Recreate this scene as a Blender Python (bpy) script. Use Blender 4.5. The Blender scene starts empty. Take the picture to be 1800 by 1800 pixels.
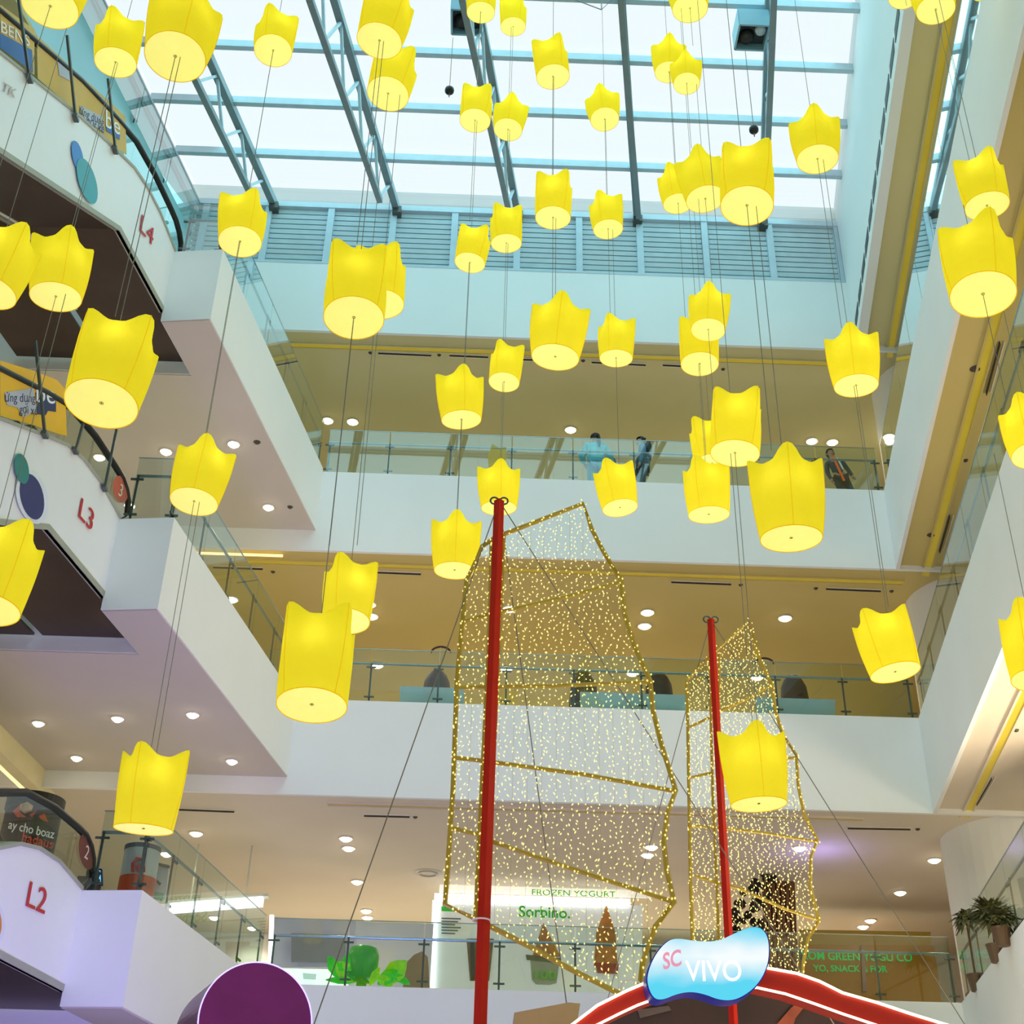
import bpy, bmesh, math, random
from mathutils import Vector, Matrix
random.seed(7)
COL = bpy.context.scene.collection
PI = math.pi

# ------------------------------------------------------------------ camera frame (1800 x 1800)
F = 2317.0
CR = Vector((0.99933981, -0.03005428, 0.02041289))   # camera right in world
CD = Vector((0.03315836, 0.52486855, -0.85053720))   # camera down
CF = Vector((0.01484820, 0.85065254, 0.52551859))    # camera forward
CAM = Vector((0, 0, 1.6))
SL = 0.163                                            # plan slope of the long atrium sides
DD = Vector((SL, 1, 0)).normalized()

def ray(px, py): return CR * (px - 900) + CD * (py - 900) + CF * F
def atY(px, py, y):
    r = ray(px, py); return CAM + r * (y / r.y)
def atZ(px, py, z):
    r = ray(px, py); return CAM + r * ((z - CAM.z) / r.z)
def atP(px, py, p0):                                   # vertical plane through p0 along DD
    n = Vector((DD.y, -DD.x, 0)); r = ray(px, py)
    return CAM + r * (n.dot(Vector((p0[0], p0[1], 0))) / n.dot(r))
def XL(y): return -3.71 + (y - 24) * SL
def XR(y): return 8.53 + (y - 24) * SL
def XE(y): return -5.67 + (y - 17.3) * SL

# ------------------------------------------------------------------ materials
def lin(h):
    h = h.lstrip('#'); o = []
    for i in (0, 2, 4):
        v = int(h[i:i+2], 16) / 255
        o.append(v / 12.92 if v <= .04045 else ((v + .055) / 1.055) ** 2.4)
    return (o[0], o[1], o[2], 1)
MATS = {}
def mat(name, col, rough=.6, emit=None, es=0, metal=0, var=.04, scale=3.0, spec=.5, bump=0):
    if name in MATS: return MATS[name]
    m = bpy.data.materials.new(name); m.use_nodes = True
    nt = m.node_tree; b = nt.nodes['Principled BSDF']
    c = lin(col)
    b.inputs['Roughness'].default_value = rough
    b.inputs['Metallic'].default_value = metal
    b.inputs['Specular IOR Level'].default_value = spec
    n = nt.nodes.new('ShaderNodeTexNoise'); n.inputs['Scale'].default_value = scale
    n.inputs['Detail'].default_value = 4
    tc = nt.nodes.new('ShaderNodeTexCoord'); nt.links.new(tc.outputs['Object'], n.inputs['Vector'])
    r = nt.nodes.new('ShaderNodeValToRGB')
    r.color_ramp.elements[0].position = .3; r.color_ramp.elements[1].position = .7
    r.color_ramp.elements[0].color = tuple(min(1, x * (1 - var)) for x in c[:3]) + (1,)
    r.color_ramp.elements[1].color = tuple(min(1, x * (1 + var)) for x in c[:3]) + (1,)
    nt.links.new(n.outputs['Fac'], r.inputs['Fac'])
    nt.links.new(r.outputs['Color'], b.inputs['Base Color'])
    if bump:
        bp = nt.nodes.new('ShaderNodeBump'); bp.inputs['Strength'].default_value = bump
        bp.inputs['Distance'].default_value = .01
        nt.links.new(n.outputs['Fac'], bp.inputs['Height']); nt.links.new(bp.outputs['Normal'], b.inputs['Normal'])
    if emit:
        b.inputs['Emission Color'].default_value = lin(emit)
        b.inputs['Emission Strength'].default_value = es
    MATS[name] = m
    return m
def no_light_sampling(m):
    try: m.cycles.emission_sampling = 'NONE'
    except Exception: pass
    return m
def glass_mat(name, tint, reflect=1.0, solid=0.0, solidcol='#cfe6e4'):
    m = bpy.data.materials.new(name); m.use_nodes = True
    nt = m.node_tree; nt.nodes.clear(); N = nt.nodes.new; L = nt.links.new
    o = N('ShaderNodeOutputMaterial'); t = N('ShaderNodeBsdfTransparent'); t.inputs['Color'].default_value = lin(tint)
    g = N('ShaderNodeBsdfGlossy'); g.inputs['Roughness'].default_value = .02; g.inputs['Color'].default_value = (.95, 1, 1, 1)
    f = N('ShaderNodeFresnel'); f.inputs['IOR'].default_value = 1.5
    mu = N('ShaderNodeMath'); mu.operation = 'MULTIPLY'; mu.inputs[1].default_value = reflect
    mu.use_clamp = True
    ge = N('ShaderNodeNewGeometry'); iv = N('ShaderNodeMath'); iv.operation = 'SUBTRACT'; iv.inputs[0].default_value = 1
    L(ge.outputs['Backfacing'], iv.inputs[1]); mm = N('ShaderNodeMath'); mm.operation = 'MULTIPLY'
    L(f.outputs[0], mm.inputs[0]); L(iv.outputs[0], mm.inputs[1])
    L(mm.outputs[0], mu.inputs[0]); mx = N('ShaderNodeMixShader')
    L(mu.outputs[0], mx.inputs['Fac']); L(t.outputs[0], mx.inputs[1]); L(g.outputs[0], mx.inputs[2])
    last = mx
    if solid:
        d = N('ShaderNodeBsdfDiffuse'); d.inputs['Color'].default_value = lin(solidcol)
        m2 = N('ShaderNodeMixShader'); m2.inputs['Fac'].default_value = solid
        L(mx.outputs[0], m2.inputs[1]); L(d.outputs[0], m2.inputs[2]); last = m2
    L(last.outputs[0], o.inputs['Surface'])
    MATS[name] = m
    return m
def fabric_mat(name, col, emit, es, trans=.7, var=.05):
    m = bpy.data.materials.new(name); m.use_nodes = True
    nt = m.node_tree; nt.nodes.clear(); N = nt.nodes.new; L = nt.links.new
    o = N('ShaderNodeOutputMaterial'); tr = N('ShaderNodeBsdfTranslucent'); d = N('ShaderNodeBsdfDiffuse')
    e = N('ShaderNodeEmission'); e.inputs['Color'].default_value = lin(emit); e.inputs['Strength'].default_value = es
    n = N('ShaderNodeTexNoise'); n.inputs['Scale'].default_value = 3.2; n.inputs['Detail'].default_value = 3
    tc = N('ShaderNodeTexCoord'); L(tc.outputs['Object'], n.inputs['Vector'])
    r = N('ShaderNodeValToRGB'); c = lin(col)
    r.color_ramp.elements[0].position = .3; r.color_ramp.elements[1].position = .7
    r.color_ramp.elements[0].color = tuple(x * (1 - var) for x in c[:3]) + (1,)
    r.color_ramp.elements[1].color = tuple(min(1, x * (1 + var)) for x in c[:3]) + (1,)
    L(n.outputs['Fac'], r.inputs['Fac']); L(r.outputs['Color'], tr.inputs['Color']); L(r.outputs['Color'], d.inputs['Color'])
    bp = N('ShaderNodeBump'); bp.inputs['Strength'].default_value = .25; bp.inputs['Distance'].default_value = .03
    L(n.outputs['Fac'], bp.inputs['Height']); L(bp.outputs['Normal'], d.inputs['Normal']); L(bp.outputs['Normal'], tr.inputs['Normal'])
    mx = N('ShaderNodeMixShader'); mx.inputs['Fac'].default_value = trans
    L(d.outputs[0], mx.inputs[1]); L(tr.outputs[0], mx.inputs[2])
    ad = N('ShaderNodeAddShader'); L(mx.outputs[0], ad.inputs[0]); L(e.outputs[0], ad.inputs[1])
    L(ad.outputs[0], o.inputs['Surface'])
    no_light_sampling(m); MATS[name] = m
    return m

# ------------------------------------------------------------------ mesh builder
class MB:
    def __init__(s): s.v = []; s.f = []
    def poly(s, pts):
        b = len(s.v); s.v += [tuple(p) for p in pts]; s.f.append(tuple(range(b, b + len(pts)))); return s
    def box(s, c, d, X=None, Y=None, Z=None):
        X = Vector(X or (1, 0, 0)).normalized(); Z = Vector(Z or (0, 0, 1)).normalized()
        Yv = Vector(Y).normalized() if Y else Z.cross(X).normalized()
        c = Vector(c); b = len(s.v)
        for k in (-1, 1):
            for j in (-1, 1):
                for i in (-1, 1):
                    s.v.append(tuple(c + X * (i * d[0] / 2) + Yv * (j * d[1] / 2) + Z * (k * d[2] / 2)))
        for q in ((0, 2, 3, 1), (4, 5, 7, 6), (0, 1, 5, 4), (2, 6, 7, 3), (0, 4, 6, 2), (1, 3, 7, 5)):
            s.f.append(tuple(b + i for i in q))
        return s
    def bar(s, a, b, w, h=None):                       # square bar between two points
        a = Vector(a); b = Vector(b); d = b - a
        if d.length < 1e-6: return s
        Z = d.normalized(); up = Vector((0, 0, 1)) if abs(Z.z) < .95 else Vector((0, 1, 0))
        X = up.cross(Z).normalized()
        return s.box((a + b) / 2, (w, h or w, d.length), X=X, Z=Z)
    def tube(s, pts, r, n=8, closed=False):
        pts = [Vector(p) for p in pts]; rings = []
        rr = r if isinstance(r, (list, tuple)) else [r] * len(pts)
        for i, p in enumerate(pts):
            if closed: t = pts[(i + 1) % len(pts)] - pts[i - 1]
            else: t = pts[min(i + 1, len(pts) - 1)] - pts[max(i - 1, 0)]
            t.normalize(); up = Vector((0, 0, 1)) if abs(t.z) < .9 else Vector((0, 1, 0))
            x = up.cross(t).normalized(); y = t.cross(x)
            b = len(s.v)
            for k in range(n):
                a = 2 * PI * k / n; s.v.append(tuple(p + x * (rr[i] * math.cos(a)) + y * (rr[i] * math.sin(a))))
            rings.append(b)
        m = len(rings)
        for i in range(m if closed else m - 1):
            a, b = rings[i], rings[(i + 1) % m]
            for k in range(n): s.f.append((a + k, a + (k + 1) % n, b + (k + 1) % n, b + k))
        if not closed:
            s.f.append(tuple(rings[0] + k for k in reversed(range(n)))); s.f.append(tuple(rings[-1] + k for k in range(n)))
        return s
    def prism(s, pts, vec):                            # planar outline extruded by vec
        vec = Vector(vec); n = len(pts); b = len(s.v)
        s.v += [tuple(p) for p in pts] + [tuple(Vector(p) + vec) for p in pts]
        s.f.append(tuple(range(b, b + n))); s.f.append(tuple(b + n + k for k in reversed(range(n))))
        for k in range(n): s.f.append((b + k, b + n + k, b + n + (k + 1) % n, b + (k + 1) % n))
        return s
    def slab(s, xy, z0, z1): return s.prism([(x, y, z0) for x, y in xy], (0, 0, z1 - z0))
    def band(s, up, lo, vec):                          # ribbon between two polylines, thickened
        for i in range(len(up) - 1): s.prism([up[i], up[i+1], lo[i+1], lo[i]], vec)
        return s
    def lathe(s, prof, c, n=24, ax=None):
        c = Vector(c); rings = []
        for r, z in prof:
            b = len(s.v); rings.append(b)
            for k in range(n):
                a = 2 * PI * k / n; s.v.append((c.x + r * math.cos(a), c.y + r * math.sin(a), c.z + z))
        for i in range(len(rings) - 1):
            for k in range(n): s.f.append((rings[i] + k, rings[i] + (k+1) % n, rings[i+1] + (k+1) % n, rings[i+1] + k))
        s.f.append(tuple(rings[0] + k for k in reversed(range(n)))); s.f.append(tuple(rings[-1] + k for k in range(n)))
        return s
    def build(s, name, m, parent=None, smooth=False, fix=True):
        me = bpy.data.meshes.new(name); me.from_pydata(s.v, [], s.f); me.materials.append(m)
        if fix:
            bm = bmesh.new(); bm.from_mesh(me); bmesh.ops.recalc_face_normals(bm, faces=bm.faces); bm.to_mesh(me); bm.free()
        if smooth: me.polygons.foreach_set('use_smooth', [True] * len(me.polygons))
        me.update(); o = bpy.data.objects.new(name, me); COL.objects.link(o)
        if parent is not None:
            o.parent = parent; o.matrix_parent_inverse = Matrix.Translation(-Vector(parent.location)) if parent.type == 'EMPTY' and not parent.parent else Matrix.Identity(4)
        return o
def sub(name, mb, m, parent, **k):                     # child of a mesh part (parts keep identity local frames)
    o = mb.build(name, m, None, **k); o.parent = parent; return o
def tag(o, label, cat, group=None, kind=None):
    o['label'] = label
    if cat: o['category'] = cat
    if group: o['group'] = group
    if kind: o['kind'] = kind
    return o
def thing(name, loc, label, cat, group=None):
    o = bpy.data.objects.new(name, None); o.empty_display_size = .2; o.location = Vector(loc); COL.objects.link(o)
    return tag(o, label, cat, group)
def struct(name, mb, m, **k):
    o = mb.build(name, m, **k); o['kind'] = 'structure'; return o
def text(s, name, origin, xd, up, height, m, parent, ext=.004, align='LEFT', shear=0, wfit=None, bold=0.0):
    cu = bpy.data.curves.new(name, 'FONT'); cu.body = s; cu.extrude = ext; cu.align_x = align; cu.shear = shear; cu.resolution_u = 4; cu.offset = bold
    tmp = bpy.data.objects.new(name, cu); COL.objects.link(tmp)
    bpy.context.view_layer.update(); dg = bpy.context.evaluated_depsgraph_get()
    me = bpy.data.meshes.new_from_object(tmp.evaluated_get(dg)); bpy.data.objects.remove(tmp)
    xs = [v.co.x for v in me.vertices]; x0 = min(xs); w = max(max(xs) - x0, .01)
    k = height / .7; kx = wfit / w if wfit else k
    X = Vector(xd).normalized(); U = Vector(up).normalized(); N = X.cross(U).normalized(); O = Vector(origin)
    for v in me.vertices: v.co = O + X * ((v.co.x - x0) * kx) + U * (v.co.y * k) + N * v.co.z
    me.materials.clear(); me.materials.append(m); me.update(); me.name = name
    o = bpy.data.objects.new(name, me); COL.objects.link(o)
    o.parent = parent
    o.matrix_parent_inverse = Matrix.Translation(-Vector(parent.location)) if parent.type == 'EMPTY' else Matrix.Identity(4)
    return o

WHITE = mat('white_painted_plaster', '#f2f3f0', .7, var=.015, scale=.8)
WHITE2 = mat('cool_white_plaster', '#e9f2f0', .7, var=.015, scale=.8)
CEIL5 = mat('dim_lit_beige_ceiling', '#d2cb95', .8, var=.03, scale=.5)  # four ceiling colours hold the dim warm light on presumably white paint
CEIL4 = mat('dim_lit_tan_ceiling', '#d3bf78', .8, var=.03, scale=.5)
CEIL3 = mat('dim_lit_sand_ceiling', '#e0d4bf', .8, var=.03, scale=.5)
CEILL = mat('dim_lit_grey_beige_ceiling', '#d2c8bb', .8, var=.03, scale=.5)
FLOOR = mat('pale_floor_tile', '#d9cfbf', .35, var=.05, scale=2)
STEEL = mat('brushed_steel', '#9aa7a6', .3, metal=.8, var=.08, scale=20)
DSTEEL = mat('dark_steel', '#5b625c', .4, metal=.5, var=.08, scale=20)
BSTEEL = mat('pale_blue_painted_steel', '#b9d3dc', .5, var=.05, scale=4)
GSTEEL = mat('grey_painted_steel', '#7f9499', .5, var=.05, scale=4)
BLACK = mat('black_rubber', '#17160f', .45, var=.1, scale=9)
GLASS = glass_mat('balustrade_glass', '#eef6f4', 2.7)
GLASSL = glass_mat('lower_balustrade_glass', '#eef6f4', 1.3)
EGLASS = glass_mat('escalator_glass', '#ecf2ee', 1.5)
SGLASS = glass_mat('skylight_glass', '#fbfeff', .6)
CABLE = mat('dark_cable', '#7b7364', .6, var=.1)
# ------------------------------------------------------------------ atrium structure
LV = {4: dict(bt=17.30, bb=15.33, lt=17.38, lb=15.81), 3: dict(bt=11.97, bb=10.03, lt=11.93, lb=10.36), 2: dict(bt=6.60, bb=4.60, lt=6.60, lb=5.05)}
YF = {4: 17.2, 3: 17.2, 2: 18.3}
struct('floor', MB().box((1, 18, -.1), (46, 50, .2)), FLOOR)
for L, q in LV.items():
    # back edge beam and corridor floor
    struct('wall_back', MB().box((0, 24.04, (q['bt'] + q['bb']) / 2), (36, .08, q['bt'] - q['bb'])), WHITE)
    if L < 5:
        cm = {4: CEIL4, 3: CEIL3, 2: CEIL3}[L]
        struct('ceiling_back', MB().slab([(-18, 24.09), (19, 24.09), (19, 35), (-18, 35)], q['bb'] + .1, q['bb'] + .2), cm)
        struct('floor_back', MB().slab([(-18, 24.09), (19, 24.09), (19, 35), (-18, 35)], q['bt'] - .25, q['bt'] - .1), FLOOR)
    # right edge beam, soffit, floor
    a, b = XR(24), XR(-6)
    struct('wall_right', MB().slab([(a, 24), (b, -6), (b + .08, -6), (a + .08, 24)], q['bb'], q['bt']), WHITE)
    struct('ceiling_right', MB().slab([(a + .09, 24.08), (b + .09, -6), (18, -6), (18, 24.08)], q['bb'] + .1, q['bb'] + .2), CEIL4 if L > 3 else CEIL3)
    struct('floor_right', MB().slab([(a + .09, 24.08), (b + .09, -6), (18, -6), (18, 24.08)], q['bt'] - .25, q['bt'] - .1), FLOOR)
    # left slab with landing block at its near end
    yf = YF[L]; ye = yf + 1.55
    out = [(XL(yf), yf), (XL(24), 24), (-17, 24), (-17, ye), (XE(ye), ye), (XE(yf + .1), yf + .1)]
    struct('wall_left', MB().slab(out, q['lb'] + .02, q['lt']), WHITE)
    pts = [(x + (.02 if x < -4.9 and y < 20 else -.02 if x > -4.9 else 0), y + (.02 if y < 20 else 0)) for x, y in out]
    struct('ceiling_left', MB().slab(pts, q['lb'], q['lb'] + .04), CEILL)
# top storey: clerestory walls round the skylight
struct('ceiling_back', MB().slab([(-18, 24.09), (19, 24.09), (19, 35), (-18, 35)], 21.35, 21.45), CEIL5)
struct('ceiling_right', MB().slab([(XR(24) + .1, 24.08), (XR(-6) + .1, -6), (18, -6), (18, 24.08)], 21.35, 21.45), CEIL5)
struct('wall_back', MB().box((0.2, 24.04, 22.24), (36, .08, 2.06)), WHITE2)
xr = lambda y: XR(y) - .16
struct('wall_right', MB().slab([(xr(24.1), 24.1), (xr(-6), -6), (xr(-6) + .22, -6), (xr(24.1) + .22, 24.1)], 21.2, 25.9), WHITE2)
xl = lambda y: -7.58 + (y - 24) * .175
struct('wall_left', MB().slab([(xl(24.1), 24.1), (xl(-6), -6), (xl(-6) - .3, -6), (xl(24.1) - .3, 24.1)], 22.1, 25.2), mat('pale_cyan_panel', '#a9dbe2', .5, var=.04, scale=1.2))
struct('ceiling_left', MB().slab([(xl(24), 24), (xl(-6), -6), (-18, -6), (-18, 24)], 22.0, 22.1), CEIL5)
struct('wall_back', MB().box((0.2, 24.3, 25.6), (36, .2, .7)), WHITE2)
# outer walls of the corridors
struct('wall_left', MB().box((-17.5, 14, 12.5), (.3, 42, 26)), WHITE)
struct('wall_right', MB().box((18.2, 14, 12.5), (.3, 42, 26)), WHITE)
struct('wall_back', MB().box((0, 35.2, 12.5), (36, .3, 26)), WHITE)
struct('wall_front', MB().box((0, -6.2, 12.5), (36, .3, 26)), WHITE)
# the corridor wall on the right, seen through the balustrades
for L, q in LV.items():
    z0, z1 = (LV[L]['bt'] - .1, {4: 21.35, 3: 15.43, 2: 10.13}[L])
    struct('wall_right', MB().slab([(XR(19) + 4.6, 19), (XR(-5) + 4.6, -5), (XR(-5) + 4.8, -5), (XR(19) + 4.8, 19)], z0, z1), WHITE)
# curved white corner walls at the back right of each corridor
for L, z0, z1 in ((4, 17.2, 21.35), (3, 11.87, 15.43), (2, 6.5, 10.13)):
    c = (10.72, 25.55); pts = []
    for k in range(19):
        a = PI * (.68 + .82 * k / 18); pts.append((c[0] + 1.5 * math.cos(a), c[1] + 1.45 * math.sin(a)))
    pts += [(13.6, 24.1), (13.6, 29.5), (11.9, 29.5)]
    struct('wall_back', MB().slab(pts, z0, z1), WHITE)
# yellow lit cove grooves behind the beam edges
COVE = no_light_sampling(mat('yellow_cove_lamp', '#c9b43a', .5, emit='#b59c26', es=.28, var=.12, scale=.6))
COVEW = mat('warm_cove_lamp', '#ffe6a8', .5, emit='#ffdf9a', es=1.3, var=.03)
i = 0
for z, x0, x1, lab in ((21.35, -6, 8.9, 'topmost'), (15.43, -5.2, 8.9, 'middle'), (10.13, -3.0, 7.4, 'lowest')):
    t = thing('cove_light', ((x0 + x1) / 2, 24.75, z - .02), 'long yellow cove light in the %s ceiling of the back corridor' % lab, 'light')
    MB().box(((x0 + x1) / 2, 24.72, z - .01), (x1 - x0, .13, .02)).build('diffuser', COVE if z > 11 else CEIL4, t)
    MB().box(((x0 + x1) / 2, 24.63, z - .02), (x1 - x0, .03, .04)).box(((x0 + x1) / 2, 24.81, z - .02), (x1 - x0, .03, .04)).build('frame', {21.35: CEIL5, 15.43: CEIL4, 10.13: CEIL3}[z], t)
for z, lab in ((21.35, 'topmost'), (15.43, 'middle'), (10.13, 'lowest')):
    o1, o2 = .62, .76
    y0, y1 = 3, 24.4
    t = thing('cove_light', (XR(14) + o1, 14, z - .02), 'long yellow cove light in the %s soffit of the right corridor' % lab, 'light')
    MB().slab([(XR(y1) + o1, y1), (XR(y0) + o1, y0), (XR(y0) + o2, y0), (XR(y1) + o2, y1)], z - .02, z).build('diffuser', COVE, t)
    MB().slab([(XR(y1) + o1 - .04, y1), (XR(y0) + o1 - .04, y0), (XR(y0) + o1, y0), (XR(y1) + o1, y1)], z - .04, z).slab([(XR(y1) + o2, y1), (XR(y0) + o2, y0), (XR(y0) + o2 + .04, y0), (XR(y1) + o2 + .04, y1)], z - .04, z).build('frame', {21.35: CEIL5, 15.43: CEIL4, 10.13: CEIL3}[z], t)
# dark air slots along the bottom of the right clerestory wall
SLOT = mat('dark_grille', '#3f4a46', .6, var=.1)
t = thing('air_grille', (XR(14), 14, 21.3), 'row of dark slanted air slots under the pale clerestory wall at right', 'grille')
mb = MB()
for k in range(24):
    y = 23.6 - k * .8
    mb.prism([(xr(y) - .012, y, 21.46), (xr(y - .62) - .012, y - .62, 21.46), (xr(y - .74) - .012, y - .74, 21.68), (xr(y - .12) - .012, y - .12, 21.68)], (.01, 0, 0))
mb.build('slot', SLOT, t)

# ------------------------------------------------------------------ skylight
t = thing('louvre_band', (.3, 24, 23.3), 'pale blue louvred clerestory band under the skylight', 'louvre')
mx = [472, 582, 692, 800, 910, 1018, 1124, 1238, 1352, 1470]
xs = [atY(p, 372 + (p - 470) * .032, 24.0).x for p in mx]
LOU = mat('blue_grey_louvre', '#c2dbe0', .5, var=.05)
LOUD = mat('louvre_gap_shade', '#7396a2', .7, var=.05)  # backing coloured darker to read as shade in the louvre gaps
MB().box(((xl(24) + xs[-1]) / 2, 24.28, 24.2), (xs[-1] - xl(24), .04, 2.0)).build('back_panel', LOUD, t)
xs = [xs[0] - (xs[1] - xs[0]) * 2, xs[0] - (xs[1] - xs[0])] + xs
for a, b in zip(xs[:-1], xs[1:]):
    mb = MB()
    for k in range(11):
        z = 23.40 + k * .165
        mb.box(((a + b) / 2, 24.12, z), (b - a - .16, .02, .112), X=(1, 0, 0), Z=(0, -.28, .96))
    mb.build('louvre_blade', LOU, t)
for a in xs: MB().box((a, 24.06, 24.22), (.16, .1, 1.95)).build('mullion', BSTEEL, t)
MB().box(((xl(24) + xs[-1]) / 2, 24.05, 25.2), (xs[-1] - xl(24) + .2, .12, .16)).build('top_rail', BSTEEL, t)
MB().box(((xl(24) + xs[-1]) / 2, 24.05, 23.3), (xs[-1] - xl(24) + .2, .12, .06)).build('bottom_rail', BSTEEL, t)
# side return louvre frame at right end
MB().box((xs[-1] + .1, 24.0, 24.2), (.12, .2, 1.9)).build('end_frame', GSTEEL, t)

ZS = 25.45
names = ['first', 'second', 'third', 'fourth', 'fifth', 'sixth', 'seventh', 'eighth', 'ninth', 'tenth', 'eleventh', 'twelfth']
for k in range(12):
    y = 22.48 - 1.56 * k
    o = MB().box(((xl(y) + xr(y)) / 2, y, 25.33), (xr(y) - xl(y), .12, .2)).box(((xl(y) + xr(y)) / 2, y + .07, 25.36), (xr(y) - xl(y), .07, .1)).build('skylight_purlin', BSTEEL)
    tag(o, 'pale blue steel crossbar of the skylight, %s out from the louvre band' % names[k], 'beam', 'skylight crossbars')
rt = [((370, 107), (483, 363)), ((588, 0), (693, 353)), ((847, 43), (908, 363)), ((1093, 0), (1119, 377)), ((1352, 0), (1339, 390))]
rb = [((345, 143), (437, 333)), ((545, 0), (668, 353)), ((813, 0), (893, 363)), ((1086, 0), (1113, 377)), ((1345, 0), (1335, 385))]
rl = ['leftmost', 'second from left', 'middle', 'second from right', 'rightmost']
RAF = []
for k in range(5):
    A = atZ(*rt[k][0], 25.17); B = atZ(*rt[k][1], 25.17)
    d = (A - B) / (A.y - B.y)
    B = B + d * (24.1 - B.y); A = B + d * (2 - 24.1)
    n = Vector((1, -d.x, 0)).normalized()
    def onp(px, py):
        r = ray(px, py); return CAM + r * (n.dot(B - CAM) / n.dot(r))
    t = thing('skylight_truss', ((A + B) / 2), 'long grey steel truss under the skylight glass, %s of five' % rl[k], 'truss', 'skylight trusses')
    MB().bar(A + Vector((0, 0, .02)), B + Vector((0, 0, .02)), .16, .2).build('top_chord', GSTEEL, t)
    P = onp(*rb[k][0]); Q = onp(*rb[k][1])
    if k >= 3:
        P = Vector((A.x + (B.x - A.x) * .72, A.y + (B.y - A.y) * .72, 24.3)); Q = Vector((B.x, B.y - .3, 25.0)); P.x = A.x + (P.y - A.y) / (B.y - A.y) * (B.x - A.x)
    e = (P - Q) / (P.y - Q.y)
    yend = 9.5
    zlow = max(23.3, (Q + e * (yend - Q.y)).z)
    R = Q + e * (P.y - Q.y); R2 = Vector((A.x + d.x * (6 - A.y), 6, R.z))
    MB().bar(Q, R, .13, .13).bar(R, R2, .13, .13).build('bottom_chord', GSTEEL, t)
    mb = MB(); yy = 23.2; j = 0
    while yy > 7:
        def low(y): return Q + e * (y - Q.y) if y > R.y else R + (R2 - R) * ((y - R.y) / (R2.y - R.y))
        top = B + d * (yy - B.y); bot = low(yy - .78); top2 = B + d * (yy - 1.56 - B.y)
        mb.bar(top, bot, .06).bar(bot, top2, .06); yy -= 1.56
    mb.build('web_bar', BSTEEL, t)
    MB().box(B + Vector((0, -.1, -.12)), (.22, .25, .2)).build('bracket', DSTEEL, t)
    RAF.append((A, B, d))
o = MB().slab([(xl(24.2), 24.2), (xr(24.2) + .1, 24.2), (xr(-6) + .1, -6), (xl(-6), -6)], 25.52, 25.54).build('window_1', SGLASS); o['kind'] = 'structure'
mb = MB()
for k in (0, 1):
    mb.bar((xl(24) + .06, 24, 25.15 - .3 * k), (xl(-5) + .06, -5, 25.15 - .3 * k), .06)
o = mb.build('trim_1', BSTEEL); o['kind'] = 'structure'

# floodlight boxes hanging beside two trusses
DARKB = mat('dark_lamp_interior', '#22343a', .5, var=.1)
BOXB = mat('pale_blue_lamp_housing', '#8dbccb', .5, var=.06)
for (px, py, lab, k) in ((820, 48, 'pale blue floodlight box hanging beside the middle skylight truss', 2), (1322, 75, 'pale blue floodlight box hanging beside the rightmost skylight truss', 4)):
    p = atY(px, py - 8, 18.0)
    t = thing('floodlight_box', p, lab, 'lamp', 'floodlight boxes')
    s = .62; h = .5
    mb = MB(); w = .04
    mb.box(p + Vector((0, -s/2, h/2)), (s, w, h)).box(p + Vector((0, s/2, h/2)), (s, w, h)).box(p + Vector((-s/2, 0, h/2)), (w, s, h)).box(p + Vector((s/2, 0, h/2)), (w, s, h)).box(p + Vector((0, 0, h)), (s, s, w))
    mb.build('housing', BOXB, t)
    MB().box(p + Vector((0, 0, .2)), (s - .06, s - .06, .03)).build('baffle', DARKB, t)
    MB().lathe([(.0, 0), (.12, .0), (.17, .1), (.17, .16)], p + Vector((-.1, .08, .04)), 16).build('lamp_head', BLACK, t, smooth=True)
    MB().lathe([(.0, 0), (.1, .0), (.13, .12)], p + Vector((.16, -.12, .05)), 16).build('reflector', BSTEEL, t, smooth=True)
    MB().bar(p + Vector((0, 0, h)), (p.x, p.y, 25.4), .05).build('bracket', GSTEEL, t)
for (px, py, lab) in ((790, 159, 'small black ball hanging under the skylight left of a truss'), (1325, 228, 'small black ball hanging under the skylight near its right side')):
    p = atY(px, py, 19); t = thing('hanging_ball', p, lab, 'ornament')
    MB().lathe([(.0, -.1), (.06, -.085), (.095, -.04), (.1, 0), (.095, .04), (.06, .085), (.0, .1)], p, 16).build('ball', BLACK, t, smooth=True)
    MB().bar(p + Vector((0, 0, .1)), (p.x, p.y, 25.4), .012).bar(p, p - Vector((0, 0, .2)), .02).build('hanging_wire', CABLE, t)
p = [atY(*q, 17.5) for q in ((980, -12), (1057, 17), (1085, -8), (1020, -30))]
tag(MB().tube(p, .012, 6, True).bar(p[1], p[1] + Vector((0, 0, .5)), .015).build('wire_frame', GSTEEL), 'thin wire frame hanging at the top edge of the picture', 'frame')
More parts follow.
